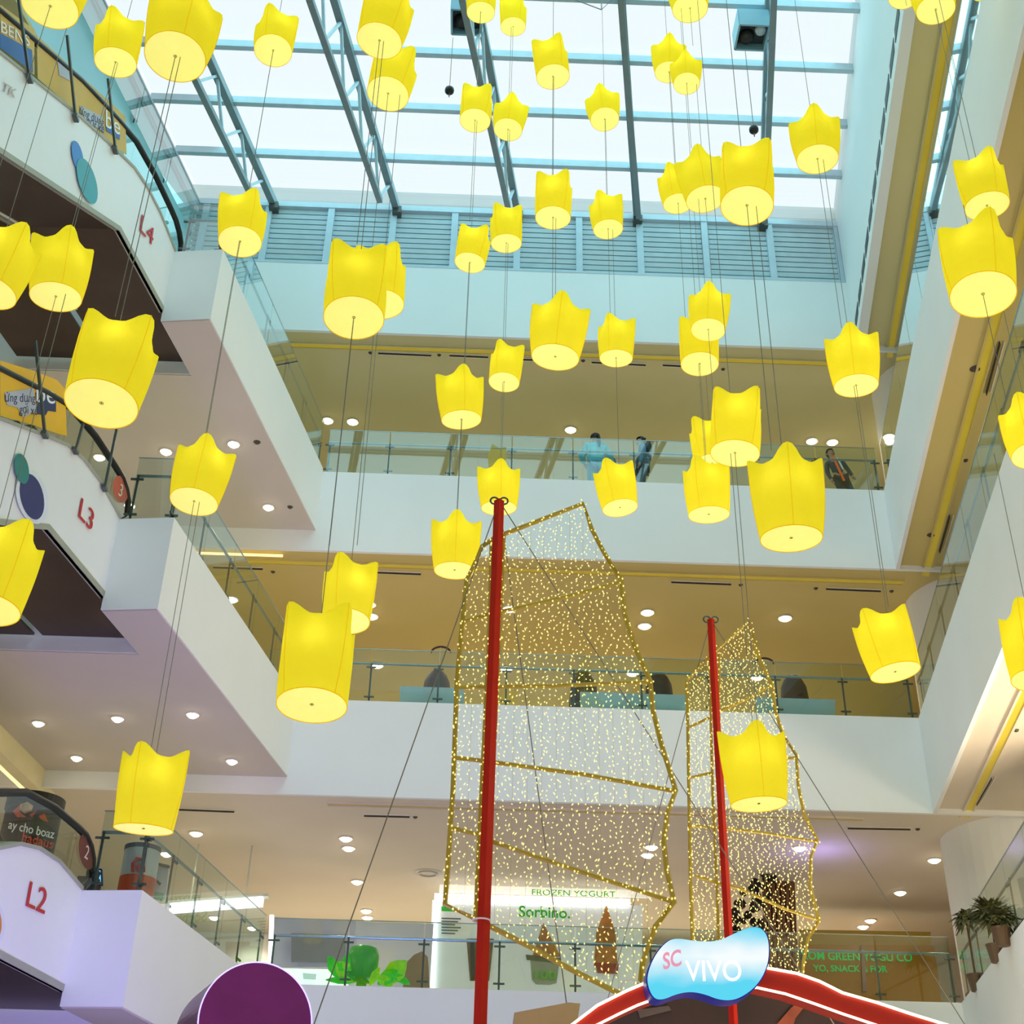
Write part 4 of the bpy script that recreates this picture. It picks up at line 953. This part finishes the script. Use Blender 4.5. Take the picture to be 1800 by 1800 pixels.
tag(mb.build('dark_foliage', mat('dark_foliage_leaf', '#23190d', .7, var=.3, scale=8)), 'black brown foliage clump climbing beside the wooden slat screen', 'plant', kind='stuff')
# ------------------------------------------------------------------ level 2 landing at left: drum billboard, round posters
Yd = 21.0
c = atY(57, 1440, Yd); w = (atY(106, 1440, Yd) - atY(10, 1440, Yd)).length / 2
ztop = atY(57, 1405, Yd).z; zbot = 6.5
t = thing('drum_billboard', (c.x, Yd, zbot), 'black round drum billboard with white and red words behind the level 2 escalator', 'billboard')
BLK = mat('black_billboard', '#26231f', .5, var=.15, scale=3)
MB().lathe([(w, 0), (w, ztop - zbot - .25), (w * 1.05, ztop - zbot - .22), (w * 1.05, ztop - zbot), (w * .6, ztop - zbot)], (c.x, Yd, zbot), 36).build('drum', BLK, t)
def bt(s, pa, pb, ph, m_):
    y = Yd - w - .03; stext(s, pa, pb, ph, y, m_, t)
bt('ay cho boaz', (14, 1456), (94, 1474), (14, 1441), mat('white_billboard_words', '#f2efe8', .5, emit='#f2efe8', es=.25))
bt('hadaus', (38, 1478), (92, 1492), (38, 1462), mat('red_billboard_words', '#e0472a', .5, emit='#e0472a', es=.25))
y = Yd - w - .03
ORGB = mat('flame_picture', '#cf5a2e', .5, emit='#cf4a1e', es=.2, var=.3)
for q in (((22, 1426), (36, 1414), (33, 1426), (46, 1436), (30, 1436)), ((44, 1424), (52, 1432), (64, 1424), (56, 1436)), ((68, 1434), (78, 1430), (84, 1444), (72, 1440))):
    MB().prism([atY(*p, y) for p in q], (0, .015, 0)).build('picture', ORGB, t)
MB().lathe([(0, -.1), (.09, -.04), (.1, .04), (0, .1)], atY(46, 1420, y), 14).build('picture', mat('pale_food_picture', '#e0b98a', .5), t)
# grey white drum poster and a flat roll up beside it
Yg = 21.4
c = atY(250, 1500, Yg); w = (atY(281, 1500, Yg) - atY(219, 1500, Yg)).length / 2; zt_ = atY(250, 1492, Yg).z
t = thing('round_poster_stand', (c.x, Yg, 6.5), 'grey and orange round poster stand with a red symbol on the level 2 landing', 'stand')
PG = mat('pale_grey_poster', '#b6bcc4', .5, var=.05)
MB().lathe([(w, .0), (w, zt_ - 6.5), (w * .5, zt_ - 6.5)], (c.x, Yg, 6.5), 30).build('drum', PG, t)
zb = atY(250, 1545, Yg).z
MB().lathe([(w * 1.02, 0), (w * 1.02, zb - 6.5)], (c.x, Yg, 6.5), 30).build('lower_band', mat('orange_poster_band', '#c24a1c', .5, var=.12), t)
y = Yg - w - .03
RS = mat('red_poster_symbol', '#b5412e', .5)
MB().tube([atY(*p, y) for p in ((234, 1532), (234, 1518), (241, 1508), (251, 1510), (252, 1532), (244, 1532), (243, 1520))], .035, 6).build('symbol', RS, t)
MB().lathe([(w * 1.03, 0), (w * 1.03, .07)], (c.x, Yg, zt_ - .05), 30).build('top_rim', mat('dark_poster_rim', '#4d5462', .5), t)
t = thing('banner_stand', atY(285, 1560, 21.8), 'tall pale banner with dark figures and a green foot beside the round poster stand', 'banner')
MB().prism([atY(*p, 21.8) for p in ((274, 1517), (297, 1523), (290, 1582), (264, 1572))], (0, .05, 0)).build('panel', mat('pale_banner', '#c3c3cb', .5, var=.04), t)
MB().prism([atY(*p, 21.75) for p in ((268, 1566), (288, 1570), (286, 1584), (265, 1578))], (0, .03, 0)).build('foot_picture', mat('mint_banner_picture', '#6fae98', .5, var=.1), t)
for q in (((272, 1530), (277, 1534), (273, 1541), (270, 1538)), ((276, 1546), (283, 1552), (280, 1556), (275, 1551)), ((262, 1520), (266, 1522), (264, 1528), (261, 1526))):
    MB().prism([atY(*p, 21.75) for p in q], (0, .03, 0)).build('picture', mat('dark_figure_print', '#3f3f46', .6), t)
MB().prism([atY(*p, 21.75) for p in ((273, 1515), (298, 1521), (298, 1525), (273, 1519))], (0, .05, 0)).build('top_bar', DSTEEL, t)
t = thing('lit_screen', atY(170, 1542, 20.6), 'small glowing blue screen at the end of the level 2 escalator', 'screen')
MB().prism([atY(*p, 20.6) for p in ((164, 1528), (176, 1530), (177, 1552), (165, 1549))], (0, .05, 0)).build('display', mat('blue_screen', '#8fd2f5', .4, emit='#7fcdf8', es=1.1), t)
MB().prism([atY(*p, 20.62) for p in ((161, 1525), (179, 1527), (180, 1556), (160, 1552))], (0, .06, 0)).build('bezel', mat('navy_bezel', '#20386a', .4), t)
tag(MB().prism([atY(*p, 20.4) for p in ((154, 1518), (160, 1512), (172, 1528), (160, 1560), (150, 1545))], (0, .3, 0)).bar(atY(158, 1545, 20.55), (atY(158, 1545, 20.55).x, 20.55, 6.6), .3).build('kiosk_cabinet', mat('dark_kiosk', '#3a3644', .5)), 'dark kiosk cabinet beside the small glowing blue screen', 'cabinet')
# white light bar under the lower ceiling at left, big beam
t = thing('light_bar', atZ(380, 1590, 9.4), 'white glowing light bar behind the lowest left glass balustrade', 'light')
a, b = atY(300, 1597, 27.5), atY(462, 1585, 27.5)
MB().box((a + b) / 2, ((b - a).length, .2, .17), X=(b - a)).build('diffuser', LITW, t)
MB().box((a + b) / 2 + Vector((0, .05, .12)), ((b - a).length + .2, .24, .06), X=(b - a)).bar(a * .8 + b * .2 + Vector((0, .05, .1)), Vector(((a * .8 + b * .2).x, (a * .8 + b * .2).y + .05, 10.12)), .03).bar(a * .2 + b * .8 + Vector((0, .05, .1)), Vector(((a * .2 + b * .8).x, (a * .2 + b * .8).y + .05, 10.12)), .03).build('housing', mat('light_bar_housing', '#c9cdbf', .5), t)
# cream drop beam with warm glow over the left corridor at level 2
o = MB().slab([(-8.22, 24.7), (-8.75, 18.5), (-9.0, 18.5), (-8.47, 24.7)], 9.95, 10.36).build('trim_2', mat('cream_beam', '#e9dcae', .7, var=.03)); o['kind'] = 'structure'
t = thing('cove_light', (-8.45, 21.5, 9.94), 'warm cove light along the cream beam at lower left', 'light')
MB().slab([(-8.5, 24.6), (-9.02, 18.5), (-9.1, 18.5), (-8.58, 24.6)], 9.95, 9.98).build('diffuser', COVEW, t)
t = thing('cove_light', (-5.5, 24.0, 15.4), 'warm glow strip under the drop beam at the left end of the middle ceiling', 'light')
MB().box((-6.2, 24.34, 15.36), (3.6, .05, .04)).build('diffuser', COVEW, t)
# frosted panels, brown chairs and arc lamps on the level 3 gallery
FR = mat('frosted_blue_panel', '#b4cdd2', .3, var=.04)
for a_, b_, lab in ((703, 815, 'pale frosted blue panel inside the glass left of the tall sail'), (1020, 1205, 'pale frosted blue panel inside the glass between the two sails'), (1330, 1468, 'pale frosted blue panel inside the glass right of the smaller sail')):
    m0 = (a_ + b_) / 2; f_ = lambda x: 1206 + (x - 700) * .031
    tag(MB().prism([atY(a_, f_(a_), 24.3), atY(b_, f_(b_), 24.3), atY(b_, 1272, 24.3), atY(a_, 1272, 24.3)], (0, .04, 0)).build('frosted_panel', FR), lab, 'panel', 'frosted panels on the gallery')
BR = mat('brown_chair_wicker', '#4b3328', .6, var=.2, scale=10)
def egg(px, py, lab):
    c = atY(px, py + 8, 25.6); t = thing('high_back_chair', (c.x, c.y, 11.9), lab, 'chair', 'brown high-back chairs on the gallery')
    mb = MB(); prof = [(.34, -1.0), (.30, -.3), (.27, 0), (.2, .16), (.11, .26), (.02, .31)]
    n = 14; b0 = len(mb.v)
    for r, z in prof:
        for k in range(n + 1):
            a = PI + PI * k / n; mb.v.append((c.x + r * math.cos(a), c.y + r * .9 * math.sin(a), c.z + z))
    for i in range(len(prof) - 1):
        for k in range(n): mb.f.append((i*(n+1) + k, i*(n+1) + k + 1, (i+1)*(n+1) + k + 1, (i+1)*(n+1) + k))
    o = mb.build('backrest', BR, t, smooth=True); so = o.modifiers.new('s', 'SOLIDIFY'); so.thickness = .05
    MB().lathe([(.25, 0), (.3, .06), (.28, .1)], (c.x, c.y, 12.3), 16).build('seat', BR, t)
    for sx, sy in ((-1, -1), (1, -1), (-1, 1), (1, 1)): MB().bar((c.x + sx * .2, c.y + sy * .2, 11.9), (c.x + sx * .15, c.y + sy * .15, 12.3), .04).build('leg', DSTEEL, t)
for px, py, lab in ((768, 1192, 'brown high-back chair seen above the panel left of the tall sail'), (1026, 1193, 'brown high-back chair seen through the tall sail'), (1158, 1196, 'brown high-back chair at the right edge of the tall sail'), (1395, 1201, 'brown high-back chair right of the smaller sail')): egg(px, py, lab)
for px, py, lab in ((775, 1140, 'thin dark arc lamp above the chair left of the tall sail'), (1343, 1160, 'thin dark arc lamp beside the tip of the smaller sail')):
    pts = [atY(px + 17 * math.cos(a), py + 8 - 11 * math.sin(a), 25.6) for a in [PI * (1 - i / 12) for i in range(13)]]
    t = thing('arc_lamp', pts[6], lab, 'lamp', 'dark arc lamps on the gallery')
    MB().tube(pts, [.008] + [.022] * 11 + [.008], 6).build('arc', BR, t)
    MB().tube([pts[6], (pts[6].x, pts[6].y, 11.9)], .01, 6).build('stem', STEEL, t)
# white back mass under the gallery glass at level 4: small blue barrel
o = MB().lathe([(.12, 0), (.14, .2), (.14, .42), (.1, .5)], (atY(815, 820, 24.8).x, 24.8, 17.2), 14).build('blue_bin', mat('pale_blue_bin', '#6f9fc0', .5))
tag(o, 'small pale blue bin on the back gallery behind the glass', 'bin')
# potted plants and wicker seat at lower right
LEAF = mat('olive_leaf', '#5b5a2f', .6, var=.3, scale=8)
def plant(px, py, y, lab, n, R0):
    c = atY(px, py, y); t = thing('potted_plant', (c.x, c.y, 6.5), lab, 'plant', 'plants on the level 2 gallery')
    MB().lathe([(.1, 0), (.14, .24), (.15, .27), (.12, .27)], (c.x, c.y, 6.5), 16).build('pot', mat('brown_pot', '#5c4630', .6), t)
    mb = MB(); rg = random.Random(px)
    for k in range(n):
        a = rg.uniform(0, 2 * PI); e = rg.uniform(-.2, 1.2); L_ = rg.uniform(.6, 1) * R0
        d = Vector((math.cos(a) * math.cos(e), math.sin(a) * math.cos(e), math.sin(e))); s_ = d.cross(Vector((0, 0, 1))).normalized() * .035
        b = Vector((c.x, c.y, c.z)) ; m1 = b + d * L_ * .55 + Vector((0, 0, .05)); e1 = b + d * L_ - Vector((0, 0, .08))
        mb.poly([b, m1 + s_, e1, m1 - s_])
    mb.build('foliage', LEAF, t, fix=False)
    MB().tube([(c.x, c.y, 6.7), (c.x, c.y, c.z)], .02, 6).build('stem', mat('brown_stem', '#5e4426', .7), t)
plant(1700, 1625, 22.6, 'small leafy plant behind the lowest right glass, nearer the corner', 110, .38)
plant(1742, 1618, 20.6, 'bushy dark plant behind the lowest right glass', 190, .5)
plant(1758, 1628, 19.6, 'dark plant furthest right behind the lowest right glass', 150, .45)
o = MB().slab([(XR(21) + .35, 21), (XR(19) + .35, 19), (XR(19) + 1.0, 19), (XR(21) + 1.0, 21)], 6.5, 7.0).build('wicker_bench', mat('brown_wicker', '#6b4a2c', .6, var=.2, scale=12))
tag(o, 'brown wicker bench behind the lowest right glass under the plants', 'bench')
t = thing('ceiling_pillar', (XR(20) + 2.2, 20, 6.5), 'cream panelled pillar behind the lowest right balustrade', 'pillar')
MB().box((XR(20) + 2.2, 20.6, 8.3), (.7, .7, 3.6)).build('shaft', mat('cream_pillar', '#e4d7b0', .6), t)
MB().box((XR(20) + 1.82, 20.6, 8.3), (.06, .2, 3.5)).build('fluting', mat('grey_strip', '#b3aa95', .5), t)

# ------------------------------------------------------------------ people
SKIN = mat('skin', '#c99a7c', .6, var=.03); HAIR = mat('black_hair', '#14110f', .5, var=.2, scale=30)
def skin_mesh(name, pts, edges, radii, m_, parent, root=0, sub_=1):
    me = bpy.data.meshes.new(name); me.from_pydata([tuple(p) for p in pts], edges, []); me.materials.append(m_)
    o = bpy.data.objects.new(name, me); COL.objects.link(o)
    sk = o.modifiers.new('skin', 'SKIN')
    for i, r in enumerate(radii):
        rr = r if isinstance(r, tuple) else (r, r); me.skin_vertices[0].data[i].radius = rr
    me.skin_vertices[0].data[root].use_root = True
    sk.use_smooth_shade = True
    s_ = o.modifiers.new('sub', 'SUBSURF'); s_.levels = sub_; s_.render_levels = sub_
    o.parent = parent
    return o
def person(base, height, yaw, label, jacket, trousers, hairlen, pose, extra=None):
    t = bpy.data.objects.new('person', None); COL.objects.link(t); t.location = base; t.rotation_euler = (pose.get('lean', 0), pose.get('tilt', 0), yaw)
    k = height / 1.7; t.scale = (k, k, k); tag(t, label, 'person')
    P = {'pel': (0, 0, .93), 'wai': (0, .0, 1.08), 'che': (0, .0, 1.28), 'nek': (0, .0, 1.43), 'hdb': (0, .015, 1.50), 'hd': (0, .02, 1.60), 'hdt': (0, .01, 1.68)}
    for s_, n in ((-1, 'l'), (1, 'r')):
        P['hip' + n] = (s_ * .09, 0, .88); P['kne' + n] = (s_ * .10, .03, .48); P['ank' + n] = (s_ * .10, 0, .08); P['toe' + n] = (s_ * .11, .15, .03)
        P['sho' + n] = (s_ * .17, 0, 1.38)
        ex, ey, ez = pose.get('el' + n, (s_ * .24, 0, 1.12)); P['elb' + n] = (ex, ey, ez)
        hx, hy, hz = pose.get('ha' + n, (s_ * .25, .08, .88)); P['wri' + n] = (hx, hy, hz)
        d = (Vector((hx, hy, hz)) - Vector((ex, ey, ez))).normalized(); P['pal' + n] = tuple(Vector((hx, hy, hz)) + d * .07)
    names = list(P); ix = {n: i for i, n in enumerate(names)}
    E = [('pel', 'wai'), ('wai', 'che'), ('che', 'nek'), ('nek', 'hdb'), ('hdb', 'hd'), ('hd', 'hdt')]
    for n in 'lr': E += [('pel', 'hip' + n), ('hip' + n, 'kne' + n), ('kne' + n, 'ank' + n), ('ank' + n, 'toe' + n), ('che', 'sho' + n), ('sho' + n, 'elb' + n), ('elb' + n, 'wri' + n), ('wri' + n, 'pal' + n)]
    RR = {'pel': (.13, .10), 'wai': (.115, .09), 'che': (.14, .1), 'nek': .05, 'hdb': .055, 'hd': (.078, .095), 'hdt': (.06, .07)}
    for n in 'lr': RR.update({'hip' + n: .085, 'kne' + n: .055, 'ank' + n: .038, 'toe' + n: .035, 'sho' + n: .055, 'elb' + n: .04, 'wri' + n: .028, 'pal' + n: .036})
    skin_mesh('body', [P[n] for n in names], [(ix[a], ix[b]) for a, b in E], [RR[n] for n in names], SKIN, t, ix['pel'], 2)
    # fingers rooted in each palm
    for n in 'lr':
        p = Vector(P['pal' + n]); d = (p - Vector(P['wri' + n])).normalized(); s_ = d.cross(Vector((0, 1, .2))).normalized()
        v, e, r = [], [], []
        for q, (off, ln) in enumerate(((-.024, .055), (-.008, .068), (.008, .064), (.024, .05), (.036, .045))):
            b = len(v); dd = d if q < 4 else (d + s_ * .9).normalized(); st = p + s_ * off - (d * .03 if q == 4 else d * 0)
            v += [st, st + dd * ln * .6, st + dd * ln + Vector((0, .012, -.01))]; e += [(b, b+1), (b+1, b+2)]; r += [.009, .008, .007]
        o = skin_mesh('hand', v, e, r, SKIN, t, 0, 1)
        for q in range(5): o.data.skin_vertices[0].data[q * 3].use_root = True
    jn = ['pel', 'wai', 'che', 'nek'] + [a + n for n in 'lr' for a in ('sho', 'elb', 'wri')]
    jx = {n: i for i, n in enumerate(jn)}; JP = dict(P); JP['nek'] = (0, 0, 1.40)
    JE = [('pel', 'wai'), ('wai', 'che'), ('che', 'nek')] + [e for n in 'lr' for e in (('che', 'sho' + n), ('sho' + n, 'elb' + n), ('elb' + n, 'wri' + n))]
    pf = pose.get('puff', 1.0); JR = {'pel': (.17 * pf, .14 * pf), 'wai': (.17 * pf, .14 * pf), 'che': (.18 * pf, .14 * pf), 'nek': .075 * pf}
    for n in 'lr': JR.update({'sho' + n: .085 * pf, 'elb' + n: .07 * pf, 'wri' + n: .05 * pf})
    skin_mesh('jacket', [JP[n] for n in jn], [(jx[a], jx[b]) for a, b in JE], [JR[n] for n in jn], jacket, t, 0, 2)
    tn = ['pel'] + [a + n for n in 'lr' for a in ('hip', 'kne', 'ank')]; tx = {n: i for i, n in enumerate(tn)}
    TE = [e for n in 'lr' for e in (('pel', 'hip' + n), ('hip' + n, 'kne' + n), ('kne' + n, 'ank' + n))]
    TR = {'pel': (.15, .12)}
    for n in 'lr': TR.update({'hip' + n: .105, 'kne' + n: .08, 'ank' + n: .06})
    skin_mesh('trousers', [P[n] for n in tn], [(tx[a], tx[b]) for a, b in TE], [TR[n] for n in tn], trousers, t, 0, 2)
    # hair cap with back length, open at the face (face looks along +y)
    mb = MB(); n_, m_ = 20, 10
    for j in range(m_ + 1):
        for i in range(n_):
            a = 2 * PI * i / n_; ph = PI * .62 * j / m_; back = max(0, -math.sin(a))
            r = .105 * math.sin(ph) * (1 + .04 * math.sin(6 * a)); z = .112 * math.cos(ph)
            if math.sin(a) > .3 and j > m_ * .55: r *= .8; z = .112 * math.cos(PI * .62 * .55)
            mb.v.append((r * math.cos(a), .01 + r * math.sin(a) * 1.08, 1.615 + z))
    for j in range(m_):
        for i in range(n_): mb.f.append((j*n_ + i, j*n_ + (i+1) % n_, (j+1)*n_ + (i+1) % n_, (j+1)*n_ + i))
    h = mb.build('hair', HAIR, None, smooth=True); h.parent = t
    if hairlen:
        L_ = MB().tube([(hairlen[0], -.06, 1.66), (hairlen[0] * 1.1, -.12, 1.56), (hairlen[0] * 1.2, -.15, 1.45), (hairlen[0] * 1.2, -.15, 1.62 - hairlen[1])], [hairlen[2] * .7, hairlen[2], hairlen[2], hairlen[2] * .6], 10).build('hair_length', HAIR, None, smooth=True); L_.parent = t
    # face
    for sx in (-.032, .032):
        o = MB().lathe([(0, -.008), (.010, 0), (0, .008)], (sx, .108, 1.60), 8).build('eye', mat('dark_eye', '#1b1512', .3), None); o.parent = t
        o = MB().lathe([(0, -.03), (.014, -.01), (.016, .015), (0, .03)], (sx * 2.75, .015, 1.595), 8).build('ear', SKIN, None); o.parent = t
    o = MB().prism([(-.014, .10, 1.565), (.014, .10, 1.565), (0, .102, 1.60)], (0, .026, 0)).build('nose', SKIN, None); o.parent = t
    o = MB().box((0, .098, 1.54), (.045, .01, .011)).build('mouth', mat('lip', '#9a5548', .5), None); o.parent = t
    for n, sx in (('l', -1), ('r', 1)):
        a = P['ank' + n]; o = MB().box((a[0] + sx * .005, .06, .04), (.09, .26, .08)).build('shoe', mat('dark_shoe', '#2a2a2e', .5), None); o.parent = t
    return t
zf = 17.2
BLUJ = mat('turquoise_puffer', '#5fc6cf', .5, var=.12, scale=14, bump=.3); JEAN = mat('pale_jeans', '#6fa9c4', .7, var=.08, scale=20)
p = atY(1047, 800, 24.75)
person(Vector((p.x, 24.75, zf)), 1.86, PI * .02, 'person in turquoise puffer jacket with black ponytail, back turned, at the gallery glass', BLUJ, JEAN, (.05, .33, .03), {'puff': 1.2, 'ell': (-.3, .05, 1.15), 'hal': (-.2, .24, 1.1), 'elr': (.34, .08, 1.2), 'har': (.26, .28, 1.16)})
p = atY(1071, 800, 25.0)
person(Vector((p.x, 25.0, zf)), 1.5, PI * .6, 'shorter dark haired person half hidden right of the one in turquoise', mat('slate_blue_coat', '#5f88a0', .6), mat('charcoal_trousers', '#3c3f44', .7), (0, .2, .04), {'puff': .9})
p = atY(1128, 800, 24.75)
person(Vector((p.x, 24.75, zf)), 1.80, PI * .5, 'person with long black hair and blue top, side on at the gallery glass', mat('mid_blue_top', '#4a7f9c', .6, var=.1), mat('dark_grey_trousers', '#4e5755', .7), (0, .5, .085), {'puff': .85})
p = atY(1128, 812, 24.62)
o = MB().lathe([(.05, -.2), (.15, -.16), (.17, 0), (.12, .14), (.04, .18)], (p.x + .02, 24.62, p.z), 14).build('shoulder_bag', mat('black_bag', '#1f2422', .5)); tag(o, 'black shoulder bag carried by the long haired person', 'bag')
p = atY(1497, 830, 24.8)
tp = person(Vector((p.x - .05, 24.8, zf)), 1.72, PI, 'person in dark jacket with orange stripe, right end of the gallery', mat('dark_teal_jacket', '#243640', .6), mat('black_trousers', '#1d2124', .7), (0, .2, .05), {'puff': .75, 'tilt': .24})
o = MB().bar((.02, .17, .75), (.05, .18, 1.42), .05, .02).build('jacket_stripe', mat('orange_stripe', '#ef6a2a', .5, emit='#ef5a1a', es=.2), None); o.parent = tp
o = MB().bar((-.06, .17, 1.05), (-.03, .18, 1.36), .04, .02).build('jacket_stripe', mat('white_stripe', '#f0f0f0', .5), None); o.parent = tp

# ------------------------------------------------------------------ lights, world, camera
w = bpy.data.worlds.new('sky'); bpy.context.scene.world = w; w.use_nodes = True
bg = w.node_tree.nodes['Background']; bg.inputs['Color'].default_value = (.93, .985, 1.0, 1); bg.inputs['Strength'].default_value = 1.02
def area(name, loc, size, energy, col, target, sy=None):
    d = bpy.data.lights.new(name, 'AREA'); d.energy = energy; d.color = col; d.size = size; d.shape = 'RECTANGLE' if sy else 'SQUARE'
    if sy: d.size_y = sy
    o = bpy.data.objects.new(name, d); COL.objects.link(o); o.location = loc
    o.rotation_euler = (Vector(target) - Vector(loc)).to_track_quat('-Z', 'Y').to_euler(); return o
# overcast daylight falling through the skylight
s = area('skylight_daylight', (.2, 12, 25.45), 14, 1450, (.30, .88, 1.0), (.2, 12, 0), 26)
# warm fill added in the dim corridors, standing in for unseen shop light
for z, e in ((18.6, 230), (13.2, 210), (7.9, 230)):
    area('corridor_fill', (1.5, 34.0, z), 16, e * 0.8, (1, .87, .64), (1.5, 24, z + 1.6), 1.6)
for z, e in ((18.6, 150), (13.2, 200), (7.4, 1350)):
    area('corridor_fill', (XR(14) + 4.4, 12, z), 16, e * 0.8, (1, .86, .64), (XR(14), 12, z + 2.2), 1.4)
for z, e in ((12.9, 90), (7.6, 110)):
    area('corridor_fill', (-13, 20, z), 8, e * 0.8, (1, .84, .66), (-6, 20, z + 2.4), 1.4)
area('added_up_fill', (1, 9, .6), 9, 250, (1, .87, .86), (1.5, 15, 14))  # unseen upward fill added for the ceilings and lantern bases
area('added_warm_fill', (4.2, 14.5, .8), 2.0, 470, (1, .86, .66), (7.6, 18.0, 5.8))  # second unseen fill, added to brighten the lower right fascia
pv = atZ(1440, 1500, 10.1); area('violet_uplight', (pv.x, pv.y - .2, 9.3), .4, 9, (.35, .3, 1.0), (pv.x, pv.y, 10.2))
area('stage_violet_wash', (-2.2, 13.2, 1.0), 1.6, 380, (.36, .26, 1.0), (-5.4, 18.4, 6.6))
cd = bpy.data.cameras.new('camera'); cam = bpy.data.objects.new('camera', cd); COL.objects.link(cam)
cd.sensor_width = 36; cd.lens = 36 * F / 1800; cd.clip_end = 200
cam.matrix_world = Matrix(((CR.x, -CD.x, -CF.x, CAM.x), (CR.y, -CD.y, -CF.y, CAM.y), (CR.z, -CD.z, -CF.z, CAM.z), (0, 0, 0, 1)))
sc = bpy.context.scene; sc.camera = cam
sc.view_settings.view_transform = 'Standard'; sc.view_settings.look = 'None'; sc.view_settings.exposure = 0; sc.view_settings.gamma = 1
try: sc.view_settings.use_curve_mapping = False
except Exception: pass
sc.cycles.max_bounces = 5; sc.cycles.transparent_max_bounces = 24; sc.cycles.diffuse_bounces = 3; sc.cycles.glossy_bounces = 2; sc.cycles.use_adaptive_sampling = True; sc.cycles.adaptive_threshold = .1; sc.cycles.sample_clamp_indirect = 6
sc.cycles.use_denoising = True
